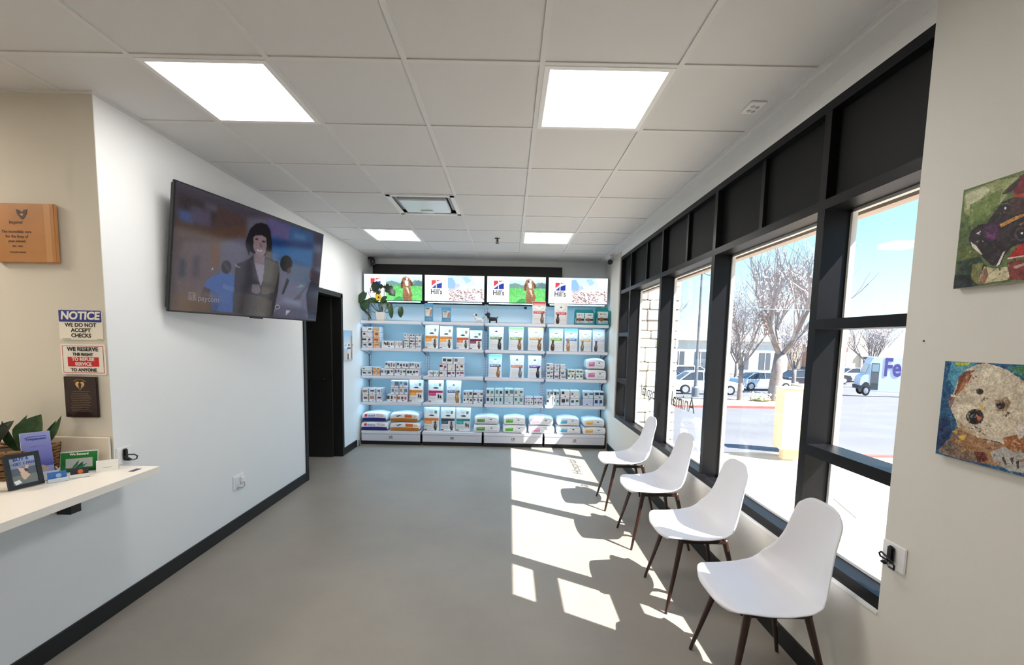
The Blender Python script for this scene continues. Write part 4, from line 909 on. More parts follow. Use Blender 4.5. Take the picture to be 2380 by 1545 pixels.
dog(1145, A_, (34, 33, 38), (40, 38, 42), 'small black dog figurine facing left in the third bay', 1, 1.15)
# potted plant with big leaves
LG = mat('leaf_green', (46, 78, 48), .35, var=.3, vscale=10); LG2 = mat('leaf_dark_green', (30, 52, 38), .3, var=.3, vscale=10); STM = mat('stem_green', (88, 96, 60), .5)
def leaf(mb, base, dirv, up, L, Wd, split=0, fold=.15, n=9):
    """heart shaped leaf from base along dirv"""
    d = Vector(dirv).normalized(); s = d.cross(Vector(up)).normalized(); nn = s.cross(d); B0 = Vector(base); vs = []; fs = []
    for i in range(n + 1):
        t = i / n; w = Wd * .5 * (math.sin(PI * min(1, t * .86 + .1)) ** .75) * (1 - .0 * t)
        if t > .96: w *= .1
        if split and i % 3 == 2: w *= .62
        droop = -.22 * L * t * t
        for q in (-1, -.5, 0, .5, 1):
            back = -.10 * L * abs(q) * (1 - t) ** 3
            vs.append(B0 + d * (L * t + back) + s * (w * q) + nn * (abs(q) * w * fold + droop))
    for i in range(n):
        for q in range(4): fs.append((i * 5 + q, i * 5 + q + 1, (i + 1) * 5 + q + 1, (i + 1) * 5 + q))
    mb.add(vs, fs)
t = empty('potted_plant', (SX(881.5, A_), YF + .10, A_ + .003), 0, 'large leafed green plant with yellow flower in a white square pot', 'plant')
MB().prism([(-.078, 0), (.078, 0), (.078, .006), (-.078, .006)], -.07, .07).build('saucer', mat('saucer_tan', (206, 190, 170), .6), t)
pt = MB().add([(-.052, -.052, .008), (.052, -.052, .008), (.052, .052, .008), (-.052, .052, .008), (-.066, -.066, .125), (.066, -.066, .125), (.066, .066, .125), (-.066, .066, .125), (-.058, -.058, .125), (.058, -.058, .125), (.058, .058, .125), (-.058, .058, .125), (-.056, -.056, .11), (.056, -.056, .11), (.056, .056, .11), (-.056, .056, .11)],
    [(0, 3, 2, 1), (0, 1, 5, 4), (1, 2, 6, 5), (2, 3, 7, 6), (3, 0, 4, 7), (4, 5, 9, 8), (5, 6, 10, 9), (6, 7, 11, 10), (7, 4, 8, 11), (8, 9, 13, 12), (9, 10, 14, 13), (10, 11, 15, 14), (11, 8, 12, 15)]).build('pot', mat('pot_white', (232, 230, 224), .4), t, bev=.003)
MB().box(-.056, .056, -.056, .056, .10, .114).build('soil', mat('potting_soil', (70, 52, 38), .95, bump=.5, bscale=80), t)
sm = MB(); lv = MB(); lv2 = MB()
def stemleaf(px, py, L, Wd, dx, dz, dy=-.3, dk=0, split=0):
    """leaf centre in picture px relative to the pot"""
    px = max(px, 842); X = (px - 881.5) / 161; Z = (739 - py) / 161
    b = Vector((X, -.12 + .02 * (px % 3), Z)); dd = Vector((dx, dy, dz)).normalized()
    s0 = b - dd * L * .45; sm.tube([(.01 * math.copysign(1, X), 0, .11), (X * .35, -.03, .11 + (Z - .11) * .5), (s0.x * .8, s0.y, s0.z + (.02 if dz < 0 else -.03)), tuple(s0)], [.005, .004, .0035, .003], 6)
    leaf(lv2 if dk else lv, s0, dd, (0, -.85, .5), L, Wd, split)
stemleaf(843, 686, .17, .12, -.5, -.8); stemleaf(832, 703, .16, .08, .2, -1, dk=1); stemleaf(849, 703, .13, .115, .1, -1); stemleaf(872, 661, .15, .12, .1, -.8, dk=1); stemleaf(882, 662, .13, .10, .9, .2, split=1, dk=1); stemleaf(905, 668, .20, .14, .9, -.8, split=1, dk=1)
stemleaf(868, 693, .15, .10, -.8, .2); stemleaf(893, 700, .15, .11, .6, -.7); stemleaf(909, 715, .20, .075, .1, -1); stemleaf(929.5, 717, .15, .085, .0, -1); stemleaf(855, 724, .16, .04, .8, -.9, dk=1); stemleaf(890, 690, .12, .09, .5, .5); stemleaf(878, 681, .12, .07, .1, 1)
sm.build('stems', STM, t, smooth=True); lv.build('leaves', LG, t, smooth=True, fix=False); lv2.build('dark_leaves', LG2, t, smooth=True, fix=False)
fl = MB()
for k in range(6):
    a = k * PI / 3; leaf(fl, (.012 * math.cos(a), 0, .012 * math.sin(a)), (math.cos(a), -.25, math.sin(a)), (0, -1, 0), .04, .035)
f = fl.build('flower', mat('flower_yellow', (238, 206, 60), .5), t, fix=False); f.location = (.01, -.16, .325)
q = MB().lathe([(.001, -.012), (.012, -.006), (.012, .004)], 12, (0, 0, 0), 'y').build('flower_centre', mat('flower_dark', (70, 50, 20), .7), f)
# ================================================================== PICTURE DRAWINGS (polygons in picture coordinates)
TVP = [
((82,62,58),[(-0.012,0.478),(0.016,0.078),(0.112,0.086),(0.387,0.097),(0.395,0.272),(0.234,0.378),(0.244,0.637),(0.157,0.907),(0.004,1.0)]),
((60,52,52),[(0.016,0.078),(0.112,0.086),(0.222,0.092),(0.181,0.275),(0.094,0.289),(0.02,0.288),(0.019,0.165)]),
((96,68,52),[(0.02,0.292),(0.094,0.289),(0.186,0.289),(0.39,0.167),(0.395,0.272),(0.234,0.378),(0.148,0.386),(0.018,0.421)]),
((108,88,88),[(0.051,0.439),(0.234,0.378),(0.324,0.3),(0.337,0.594),(0.244,0.637),(0.166,0.864),(0.023,0.896),(0.019,0.619)]),
((94,72,62),[(0.022,0.849),(0.164,0.823),(0.213,0.984),(0.004,1.0)]),
((80,98,146),[(0.017,0.196),(0.076,0.193),(0.094,0.289),(0.02,0.288)]),
((92,84,106),[(0.077,0.143),(0.175,0.14),(0.181,0.275),(0.081,0.28)]),
((104,98,110),[(0.147,0.09),(0.211,0.089),(0.207,0.132),(0.143,0.124)]),
((48,52,62),[(0.034,0.58),(0.065,0.57),(0.065,0.727),(0.034,0.73)]),
((74,62,72),[(0.102,0.511),(0.132,0.505),(0.132,0.715),(0.101,0.714)]),
((110,100,106),[(0.104,0.514),(0.131,0.508),(0.131,0.529),(0.104,0.535)]),
((122,82,52),[(0.191,0.394),(0.234,0.378),(0.24,0.604),(0.204,0.589)]),
((104,98,118),[(0.234,0.378),(0.324,0.3),(0.395,0.272),(0.387,0.097),(0.522,0.033),(0.538,0.463),(0.341,0.54),(0.33,0.703),(0.245,0.645)]),
((44,92,150),[(0.522,0.024),(0.908,0.025),(0.932,0.568),(0.66,0.588),(0.582,0.45),(0.545,0.174)]),
((104,94,142),[(0.522,0.024),(0.699,0.03),(0.7,0.181),(0.553,0.19)]),
((66,66,120),[(0.504,0.097),(0.564,0.128),(0.553,0.19),(0.529,0.162)]),
((30,60,118),[(0.547,0.221),(0.7,0.181),(0.9,0.125),(0.906,0.2),(0.737,0.238),(0.565,0.281)]),
((60,118,178),[(0.57,0.299),(0.91,0.198),(0.919,0.382),(0.771,0.372),(0.586,0.381)]),
((84,124,170),[(0.728,0.089),(0.842,0.084),(0.835,0.129),(0.731,0.138)]),
((106,122,150),[(0.58,0.412),(0.929,0.39),(0.924,0.592),(0.66,0.588)]),
((64,60,84),[(0.908,0.025),(1.001,0.009),(0.982,0.443),(0.93,0.546)]),
((96,104,134),[(0.92,0.129),(0.993,0.113),(0.986,0.216),(0.917,0.228)]),
((122,124,150),[(0.644,0.592),(0.876,0.591),(0.987,0.647),(1.001,0.991),(0.619,0.98)]),
((150,156,186),[(0.688,0.787),(0.844,0.805),(0.838,0.85),(0.689,0.818)]),
((96,92,120),[(0.644,0.866),(0.905,0.886),(0.913,0.998),(0.619,0.98)]),
((66,102,172),[(0.261,0.632),(0.32,0.625),(0.34,0.665),(0.339,0.835),(0.336,0.984),(0.213,0.984),(0.201,0.799),(0.165,0.781),(0.176,0.721),(0.212,0.67)]),
((54,82,140),[(0.206,0.798),(0.252,0.824),(0.247,0.981),(0.213,0.984)]),
((92,120,180),[(0.271,0.733),(0.332,0.747),(0.328,0.792),(0.267,0.769)]),
((58,42,50),[(0.165,0.781),(0.201,0.799),(0.183,0.903),(0.147,0.859)]),
((32,30,36),[(0.312,0.571),(0.31,0.598),(0.302,0.621),(0.291,0.636),(0.277,0.639),(0.265,0.631),(0.256,0.612),(0.252,0.588),(0.253,0.561),(0.261,0.538),(0.272,0.523),(0.286,0.519),(0.298,0.527),(0.308,0.545)]),
((70,58,62),[(0.258,0.547),(0.263,0.537),(0.301,0.587),(0.299,0.622)]),
((22,19,24),[(0.48,0.095),(0.526,0.097),(0.55,0.143),(0.571,0.259),(0.571,0.327),(0.54,0.367),(0.521,0.402),(0.444,0.399),(0.423,0.388),(0.415,0.427),(0.389,0.346),(0.392,0.282),(0.413,0.183),(0.444,0.125)]),
((96,82,76),[(0.536,0.349),(0.576,0.345),(0.575,0.384),(0.551,0.421),(0.528,0.409)]),
((150,126,132),[(0.437,0.255),(0.449,0.23),(0.496,0.208),(0.525,0.225),(0.533,0.293),(0.528,0.371),(0.504,0.419),(0.465,0.406),(0.442,0.354)]),
((60,46,54),[(0.471,0.255),(0.47,0.259),(0.467,0.264),(0.462,0.267),(0.456,0.269),(0.452,0.269),(0.448,0.268),(0.447,0.265),(0.448,0.261),(0.451,0.257),(0.456,0.253),(0.461,0.251),(0.466,0.251),(0.469,0.252)]),
((56,42,52),[(0.522,0.259),(0.521,0.264),(0.518,0.269),(0.513,0.273),(0.507,0.275),(0.502,0.275),(0.499,0.272),(0.497,0.269),(0.498,0.264),(0.501,0.259),(0.506,0.255),(0.512,0.253),(0.517,0.253),(0.521,0.255)]),
((128,100,108),[(0.479,0.285),(0.488,0.328),(0.502,0.325),(0.493,0.289)]),
((206,196,200),[(0.462,0.351),(0.486,0.355),(0.51,0.343),(0.494,0.368),(0.473,0.371)]),
((150,80,90),[(0.46,0.347),(0.486,0.351),(0.512,0.339),(0.51,0.344),(0.486,0.356),(0.462,0.352)]),
((140,116,126),[(0.454,0.4),(0.524,0.405),(0.525,0.486),(0.491,0.52),(0.452,0.489)]),
((44,40,50),[(0.445,0.417),(0.451,0.471),(0.507,0.682),(0.527,0.515),(0.528,0.409),(0.627,0.427),(0.652,0.59),(0.655,0.711),(0.619,0.98),(0.336,0.984),(0.339,0.835),(0.337,0.577),(0.347,0.53),(0.42,0.462)]),
((156,146,168),[(0.452,0.489),(0.529,0.485),(0.528,0.61),(0.512,0.71)]),
((86,82,78),[(0.529,0.418),(0.627,0.437),(0.639,0.513),(0.613,0.739),(0.555,0.775),(0.519,0.776),(0.524,0.611)]),
((60,54,66),[(0.421,0.471),(0.451,0.471),(0.499,0.665),(0.454,0.6)]),
((122,106,120),[(0.452,0.694),(0.5,0.684),(0.514,0.748),(0.491,0.783),(0.449,0.77)]),
((76,70,66),[(0.41,0.786),(0.506,0.798),(0.603,0.831),(0.604,0.982),(0.399,0.982)]),
((62,56,60),[(0.334,0.791),(0.41,0.786),(0.399,0.982),(0.336,0.984)]),
((28,24,28),[(0.741,0.408),(0.738,0.447),(0.726,0.481),(0.706,0.503),(0.684,0.509),(0.663,0.498),(0.648,0.472),(0.641,0.437),(0.644,0.4),(0.656,0.366),(0.674,0.344),(0.696,0.337),(0.718,0.346),(0.734,0.372)]),
((96,76,76),[(0.702,0.476),(0.737,0.435),(0.733,0.508),(0.705,0.531)]),
((122,120,142),[(0.643,0.502),(0.705,0.536),(0.727,0.583),(0.686,0.757),(0.619,0.98),(0.643,0.713)]),
((46,50,70),[(0.707,0.567),(0.727,0.593),(0.689,0.751),(0.673,0.744)]),
((74,52,66),[(0.992,0.463),(0.99,0.505),(0.979,0.541),(0.961,0.563),(0.941,0.568),(0.921,0.554),(0.906,0.525),(0.899,0.487),(0.901,0.446),(0.911,0.411),(0.928,0.389),(0.948,0.383),(0.968,0.395),(0.984,0.424)]),
((100,80,86),[(0.899,0.443),(0.913,0.434),(0.918,0.515),(0.904,0.519)]),
((52,50,70),[(0.912,0.561),(0.991,0.566),(1.001,0.991),(0.922,0.986),(0.884,0.711)]),
((98,108,126),[(0.78,0.783),(0.895,0.587),(0.909,0.595),(0.847,0.717),(0.807,0.789)]),
((140,160,180),[(0.789,0.653),(0.831,0.607),(0.869,0.62),(0.825,0.646)]),
((112,96,106),[(0.779,0.772),(0.851,0.706),(0.833,0.774),(0.789,0.792)]),
((190,190,196),[(0.667,0.885),(0.665,0.896),(0.66,0.905),(0.653,0.911),(0.645,0.912),(0.637,0.908),(0.631,0.9),(0.629,0.89),(0.63,0.879),(0.635,0.87),(0.642,0.864),(0.65,0.863),(0.658,0.867),(0.664,0.875)]),
((70,66,78),[(0.659,0.886),(0.659,0.893),(0.656,0.899),(0.651,0.902),(0.646,0.903),(0.641,0.9),(0.637,0.895),(0.636,0.889),(0.637,0.882),(0.64,0.877),(0.644,0.873),(0.649,0.872),(0.654,0.875),(0.658,0.88)]),
((200,205,215),[(0.719,0.908),(0.758,0.914),(0.719,0.971)]),
((196,204,220),[(0.325,0.534),(0.348,0.552),(0.373,0.558),(0.345,0.561)]),
((210,216,220),[(0.207,0.615),(0.207,0.619),(0.206,0.622),(0.204,0.623),(0.202,0.624),(0.201,0.623),(0.2,0.621),(0.199,0.617),(0.199,0.614),(0.2,0.611),(0.202,0.609),(0.204,0.609),(0.205,0.61),(0.206,0.612)]),
((128,120,126),[(0.086,0.842),(0.123,0.839),(0.126,0.904),(0.088,0.905)]),
((84,66,64),[(0.093,0.852),(0.118,0.85),(0.119,0.895),(0.094,0.897)]),
((150,142,146),[(0.095,0.856),(0.101,0.855),(0.102,0.896),(0.096,0.896)]),
((150,142,146),[(0.11,0.856),(0.116,0.855),(0.117,0.894),(0.111,0.895)]),
]
DP1 = [
((84,100,58),[(-0.508,0.224),(0.101,0.336),(0.178,1.045),(-0.058,1.019)]),
((150,158,104),[(0.015,0.025),(0.333,0.013),(0.546,0.05),(0.359,0.249),(0.183,0.357),(0.028,0.234)]),
((196,196,160),[(0.028,0.05),(0.205,0.027),(0.268,0.087),(0.142,0.166),(0.058,0.222)]),
((110,128,66),[(0.082,0.168),(0.378,0.104),(0.359,0.249),(0.24,0.352),(0.093,0.354)]),
((44,60,46),[(0.019,0.732),(0.219,0.685),(0.31,0.821),(0.254,1.013),(0.009,1.026)]),
((92,104,50),[(0.033,0.567),(0.19,0.599),(0.241,0.709),(0.049,0.716)]),
((26,34,34),[(-0.01,0.854),(0.16,0.878),(0.219,1.049),(-0.013,1.024)]),
((120,120,70),[(0.169,0.778),(0.277,0.776),(0.252,0.992),(0.175,0.921)]),
((40,27,33),[(0.105,0.52),(0.116,0.441),(0.187,0.394),(0.274,0.4),(0.328,0.298),(0.392,0.231),(0.477,0.22),(0.625,0.221),(0.672,0.663),(0.526,0.669),(0.464,0.732),(0.439,0.822),(0.366,0.824),(0.272,0.735),(0.236,0.669),(0.132,0.587)]),
((70,44,40),[(0.427,0.232),(0.567,0.247),(0.643,0.387),(0.495,0.382),(0.404,0.338)]),
((26,20,28),[(0.471,0.305),(0.469,0.322),(0.459,0.333),(0.443,0.337),(0.424,0.332),(0.405,0.318),(0.391,0.3),(0.385,0.28),(0.387,0.263),(0.398,0.251),(0.415,0.248),(0.434,0.254),(0.452,0.267),(0.465,0.285)]),
((235,235,235),[(0.43,0.3),(0.429,0.305),(0.427,0.308),(0.424,0.31),(0.42,0.309),(0.416,0.305),(0.413,0.301),(0.411,0.295),(0.412,0.29),(0.414,0.287),(0.417,0.286),(0.421,0.287),(0.425,0.29),(0.428,0.295)]),
((120,96,90),[(0.377,0.255),(0.429,0.252),(0.472,0.292),(0.431,0.261)]),
((22,17,24),[(0.655,0.591),(0.652,0.626),(0.634,0.651),(0.605,0.661),(0.571,0.654),(0.537,0.63),(0.512,0.595),(0.5,0.555),(0.504,0.518),(0.523,0.493),(0.553,0.484),(0.587,0.493),(0.62,0.517),(0.644,0.552)]),
((80,50,60),[(0.632,0.585),(0.63,0.612),(0.618,0.63),(0.598,0.638),(0.574,0.633),(0.551,0.615),(0.533,0.59),(0.524,0.56),(0.527,0.534),(0.54,0.515),(0.56,0.508),(0.584,0.514),(0.607,0.531),(0.624,0.557)]),
((20,16,24),[(0.622,0.583),(0.621,0.603),(0.611,0.618),(0.596,0.623),(0.578,0.619),(0.561,0.606),(0.548,0.587),(0.542,0.564),(0.543,0.544),(0.553,0.529),(0.568,0.524),(0.586,0.528),(0.603,0.542),(0.616,0.561)]),
((240,240,240),[(0.595,0.569),(0.594,0.574),(0.592,0.577),(0.588,0.579),(0.584,0.578),(0.58,0.574),(0.576,0.57),(0.575,0.565),(0.575,0.56),(0.578,0.557),(0.581,0.556),(0.586,0.557),(0.59,0.56),(0.593,0.564)]),
((66,32,68),[(0.394,0.507),(0.39,0.544),(0.372,0.571),(0.343,0.582),(0.307,0.574),(0.273,0.549),(0.246,0.512),(0.234,0.469),(0.238,0.43),(0.257,0.404),(0.288,0.394),(0.323,0.403),(0.357,0.429),(0.382,0.466)]),
((106,46,100),[(0.273,0.478),(0.335,0.532),(0.364,0.461),(0.358,0.576),(0.289,0.541)]),
((196,136,66),[(0.385,0.44),(0.498,0.405),(0.642,0.383),(0.645,0.405),(0.518,0.435),(0.404,0.471)]),
((120,20,32),[(0.463,0.117),(0.508,0.037),(0.605,0.036),(0.629,0.257),(0.485,0.213)]),
((56,32,30),[(0.37,0.154),(0.431,0.102),(0.544,0.035),(0.501,0.126),(0.43,0.177)]),
((164,62,40),[(0.474,0.191),(0.625,0.221),(0.63,0.267),(0.486,0.222)]),
((176,28,30),[(0.486,0.777),(0.576,0.664),(0.672,0.663),(0.686,0.791)]),
((230,200,196),[(0.485,0.77),(0.623,0.773),(0.624,0.784),(0.496,0.783)]),
((226,214,204),[(0.128,0.546),(0.19,0.599),(0.258,0.693),(0.243,0.694),(0.15,0.601)]),
((220,210,206),[(0.4,0.828),(0.444,0.709),(0.464,0.701),(0.424,0.824)]),
((210,200,200),[(0.176,0.475),(0.217,0.455),(0.213,0.494)]),
((206,196,160),[(0.291,0.818),(0.388,0.853),(0.494,0.851),(0.53,0.941),(0.508,0.976),(0.251,0.982),(0.261,0.893)]),
((150,110,90),[(0.251,0.982),(0.276,0.855),(0.31,0.821),(0.338,0.904),(0.309,0.979)]),
((120,50,44),[(0.49,0.812),(0.687,0.801),(0.709,1.003),(0.534,0.979)]),
((190,150,140),[(0.547,0.859),(0.69,0.828),(0.692,0.847),(0.566,0.885)]),
((60,50,40),[(0.424,0.849),(0.446,0.862),(0.437,0.889)]),
]
DP2 = [
((40,86,118),[(-0.029,0.767),(-0.02,0.427),(0.12,0.473),(0.202,0.632),(0.124,0.911),(-0.007,0.966)]),
((22,44,84),[(-0.044,0.633),(0.11,0.584),(0.148,0.73),(0.081,0.922),(-0.007,0.966)]),
((84,150,176),[(0.068,0.0),(0.335,-0.008),(0.209,0.12),(0.144,0.296),(0.043,0.176)]),
((200,200,60),[(0.108,0.009),(0.261,0.002),(0.24,0.034),(0.119,0.036)]),
((70,130,110),[(0.595,0.024),(0.79,0.003),(0.806,0.149),(0.651,0.068)]),
((60,110,60),[(0.646,0.021),(0.792,0.021),(0.796,0.058),(0.683,0.056)]),
((204,190,168),[(0.161,0.166),(0.196,0.1),(0.318,0.019),(0.412,0.0),(0.525,0.028),(0.598,0.052),(0.706,0.12),(0.81,0.185),(0.876,0.802),(0.744,0.779),(0.602,0.735),(0.416,0.736),(0.202,0.632),(0.111,0.496),(0.11,0.387)]),
((128,76,50),[(0.161,0.166),(0.196,0.1),(0.314,0.071),(0.258,0.2),(0.167,0.315),(0.102,0.41),(0.078,0.391),(0.127,0.342),(0.152,0.274)]),
((170,110,74),[(0.231,0.139),(0.287,0.093),(0.225,0.266),(0.151,0.36)]),
((160,120,110),[(0.08,0.413),(0.151,0.36),(0.12,0.473),(0.094,0.477)]),
((230,216,200),[(0.095,0.346),(0.197,0.354),(0.194,0.368),(0.099,0.362)]),
((216,204,182),[(0.269,0.115),(0.417,0.044),(0.528,0.057),(0.627,0.165),(0.51,0.216),(0.357,0.191)]),
((226,214,190),[(0.183,0.463),(0.281,0.407),(0.385,0.454),(0.27,0.493),(0.195,0.569)]),
((150,124,100),[(0.524,0.353),(0.625,0.301),(0.665,0.353),(0.639,0.434),(0.553,0.448)]),
((52,34,26),[(0.416,0.278),(0.414,0.291),(0.406,0.302),(0.393,0.309),(0.377,0.31),(0.363,0.307),(0.352,0.298),(0.348,0.286),(0.35,0.273),(0.358,0.262),(0.371,0.255),(0.387,0.254),(0.401,0.258),(0.411,0.266)]),
((48,30,24),[(0.62,0.383),(0.618,0.4),(0.609,0.415),(0.595,0.424),(0.578,0.427),(0.561,0.422),(0.549,0.41),(0.543,0.394),(0.545,0.376),(0.555,0.361),(0.569,0.352),(0.586,0.349),(0.602,0.355),(0.614,0.367)]),
((60,46,44),[(0.446,0.521),(0.442,0.556),(0.422,0.587),(0.39,0.608),(0.352,0.615),(0.316,0.606),(0.289,0.583),(0.276,0.551),(0.281,0.515),(0.303,0.484),(0.336,0.463),(0.374,0.458),(0.409,0.467),(0.435,0.49)]),
((18,16,18),[(0.417,0.535),(0.414,0.562),(0.4,0.586),(0.377,0.602),(0.349,0.608),(0.323,0.6),(0.303,0.582),(0.293,0.556),(0.297,0.528),(0.312,0.504),(0.336,0.488),(0.364,0.483),(0.389,0.491),(0.409,0.51)]),
((196,100,60),[(0.372,0.507),(0.429,0.539),(0.408,0.573),(0.387,0.557)]),
((206,170,90),[(0.381,0.413),(0.459,0.426),(0.434,0.456),(0.394,0.448)]),
((190,164,130),[(0.176,0.594),(0.33,0.671),(0.414,0.716),(0.297,0.742),(0.207,0.675)]),
((214,190,156),[(0.412,0.696),(0.498,0.698),(0.492,0.73),(0.416,0.736)]),
((152,112,78),[(0.041,0.977),(0.153,0.773),(0.186,0.679),(0.416,0.736),(0.638,0.746),(0.872,0.766),(0.891,0.947),(0.443,0.978),(0.242,0.991)]),
((206,170,70),[(0.148,0.73),(0.209,0.696),(0.203,0.74)]),
((214,180,60),[(0.293,0.759),(0.292,0.772),(0.286,0.783),(0.276,0.79),(0.264,0.793),(0.253,0.79),(0.244,0.782),(0.241,0.771),(0.242,0.759),(0.248,0.748),(0.258,0.74),(0.27,0.737),(0.281,0.74),(0.289,0.748)]),
((206,160,60),[(0.158,0.859),(0.237,0.858),(0.21,0.901),(0.167,0.901)]),
((120,100,84),[(0.017,0.972),(0.115,0.825),(0.225,0.843),(0.436,0.918),(0.405,0.989),(0.24,0.98)]),
((170,166,160),[(0.542,0.85),(0.674,0.757),(0.876,0.802),(0.893,0.965),(0.715,0.98),(0.588,0.938)]),
((96,40,34),[(0.394,0.887),(0.488,0.863),(0.533,0.933),(0.443,0.978)]),
((150,90,50),[(0.632,0.689),(0.852,0.585),(0.868,0.729),(0.73,0.802),(0.657,0.761)]),
((206,196,184),[(0.724,0.592),(0.833,0.403),(0.85,0.566),(0.766,0.678)]),
((50,44,44),[(0.644,0.883),(0.659,0.859),(0.693,0.928),(0.68,0.936)]),
((50,44,44),[(0.711,0.865),(0.743,0.846),(0.742,0.914),(0.724,0.9)]),
((50,44,44),[(0.763,0.879),(0.786,0.864),(0.794,0.938),(0.778,0.942)]),
]
# ================================================================== TELEVISION
def soften(p, n):
    for _ in range(n):
        q = np.pad(p.a, ((1, 1), (1, 1), (0, 0)), 'edge'); p.a = (q[:-2, 1:-1] + q[2:, 1:-1] + q[1:-1, :-2] + q[1:-1, 2:] + q[1:-1, 1:-1] * 2) / 6
def draw(w, h, base, polys, nz=0, k=3, blur=None):
    p = Pic(w, h, base)
    for c, q in polys:
        if blur and tuple(c) == blur: soften(p, 26)
        p.poly(q, c)
    if blur: soften(p, 1)
    if nz: p.noise(nz, k, None, 3)
    return p
a_, b_ = 1.336, .124
u_ = Vector((math.cos(a_), math.sin(a_), 0)); n_ = Vector((math.sin(a_), -math.cos(a_), 0))
up_ = (n_ * math.sin(b_) + Vector((0, 0, 1)) * math.cos(b_)); nf = (n_ * math.cos(b_) - Vector((0, 0, 1)) * math.sin(b_))
tv = empty('television', (0, 0, 0), 0, 'large wall mounted television showing a dark haired woman in a blazer', 'television')
mm = Matrix.Identity(4)
for k in range(3): mm[k][0] = u_[k]; mm[k][1] = -nf[k]; mm[k][2] = up_[k]
TW, TH = 1.40, .7875
mm.translation = Vector((-1.90, 3.443, 2.088)) - up_ * TH / 2; tv.matrix_world = mm
MB().box(-TW / 2, TW / 2, .001, .018, 0, TH, .002).build('frame', mat('tv_frame', (16, 17, 22), .35), tv)
MB().box(-TW / 2 + .01, TW / 2 - .01, .018, .045, .02, TH - .01, .006).build('back_housing', BLK, tv)
MB().box(-.06, .06, -.002, .01, -.008, .003).build('logo_tab', BLK, tv)
tp = draw(300, 168, (74, 66, 78), TVP, 3, 2, (66, 102, 172))
sc = print_grid('screen', tp, lambda u, v: ((u - .5) * (TW - .016), 0, .010 + (1 - v) * (TH - .018)), vmat('tv_picture', .09, emit=.42, base=False, spec=.45), tv)
text('lettering', 'paycom', .052, emat('tv_lettering', (176, 168, 176), .42), tv, (-TW / 2 + TW * .196, -.002, TH * .128), bold=.0008, ext=.0003)
MB().box(-.25, .25, .045, .06, .25, .55).tube([(-.15, .05, .4), (-.05, .16, .38), (-.12, .20, .36)], .018, 8).build('wall_bracket', BLK, tv)

# ================================================================== PICTURES ON THE WALLS
CAN = mat('canvas_edge', (196, 190, 178), .7)
for nm, polys, z0, base, lb in (('a', DP1, 1.756, (92, 110, 62), 'canvas painting of a dark dog with red collar on green, upper right wall'), ('b', DP2, 1.211, (36, 84, 122), 'canvas painting of a fluffy cream dog on blue, lower right wall')):
    t = empty('dog_painting', (XR, 1.318, z0), -PI / 2, lb, 'painting', 'dog paintings on the right wall')
    MB().box(-.155, .155, -.0195, -.001, 0, .31, .002).build('canvas', CAN, t)
    p = draw(170, 170, base, polys)
    p.noise(16 if nm == 'b' else 10, 2, None, 7).noise(12, 7, None, 9)
    rg = random.Random(3)
    for k in range(300 if nm == 'a' else 700):       # loose brush strokes
        x, y = rg.random(), rg.random(); a = rg.uniform(0, PI); L = rg.uniform(.012, .04); j, i = int(y * 149), int(x * 149); c = np.clip(p.a[j, i] + rg.uniform(-30, 34), 0, 255)
        dx, dy = math.cos(a) * L, math.sin(a) * L; p.poly([(x, y), (x + dx - dy * .25, y + dy + dx * .25), (x + dx * 1.3, y + dy * 1.3), (x + dx + dy * .25, y + dy - dx * .25)], c, .5)
    print_grid('painting_surface', p, flat(.308, .31, -.0205), vmat('painted_canvas', .5), t)
t = empty('acrylic_picture', (XL, 6.0, 1.255), PI / 2, 'narrow curved glossy dog picture on the left wall beside the door', 'picture')
bz = lambda X: -.006 - .022 * (1 - (X / .16) ** 2)
p = Pic(60, 76, (176, 208, 236)); p.grad(0, 0, 1, .6, (150, 196, 236), (220, 232, 240)).rect(0, .72, 1, 1, (208, 204, 200)).poly([(.62, .18), (.72, .12), (.88, .2), (.96, .5), (.9, .95), (.66, .95), (.6, .5)], (196, 140, 80)).poly([(.78, .2), (.86, .22), (.86, .44), (.8, .44)], (60, 40, 30))
p.ell(.42, .5, .16, .1, (240, 238, 236)).ell(.40, .49, .06, .05, (40, 32, 32)).poly([(.28, .56), (.56, .56), (.6, .62), (.2, .62)], (40, 60, 110)).poly([(.34, .62), (.56, .62), (.6, .95), (.3, .95)], (236, 228, 220)).poly([(.26, .78), (.36, .78), (.38, .98), (.24, .98)], (120, 70, 44)).poly([(.72, .72), (.9, .72), (.92, .98), (.7, .98)], (90, 56, 40))
print_grid('print', p, lambda u, v: ((u - .5) * .32, bz((u - .5) * .32), (1 - v) * .395), vmat('acrylic_print', .12, spec=.6), t)
vs = []; 
for i in range(13):
    X = -.16 + .32 * i / 12
    for z in (0, .395): vs += [(X, bz(X) + .001, z), (X, bz(X) + .006, z)]
fs = []
for i in range(12):
    a, b = i * 4, i * 4 + 4; fs += [(a, b, b + 2, a + 2), (a + 1, a + 3, b + 3, b + 1), (a, a + 1, b + 1, b), (a + 2, b + 2, b + 3, a + 3)]
MB().add(vs, fs).build('acrylic_sheet', mat('acrylic_edge', (214, 224, 232), .1), t)
MB().lathe([(.008, -.02), (.008, 0)], 10, (-.13, 0, .2), 'y').lathe([(.008, -.02), (.008, 0)], 10, (.13, 0, .2), 'y').build('standoffs', CHROME, t)

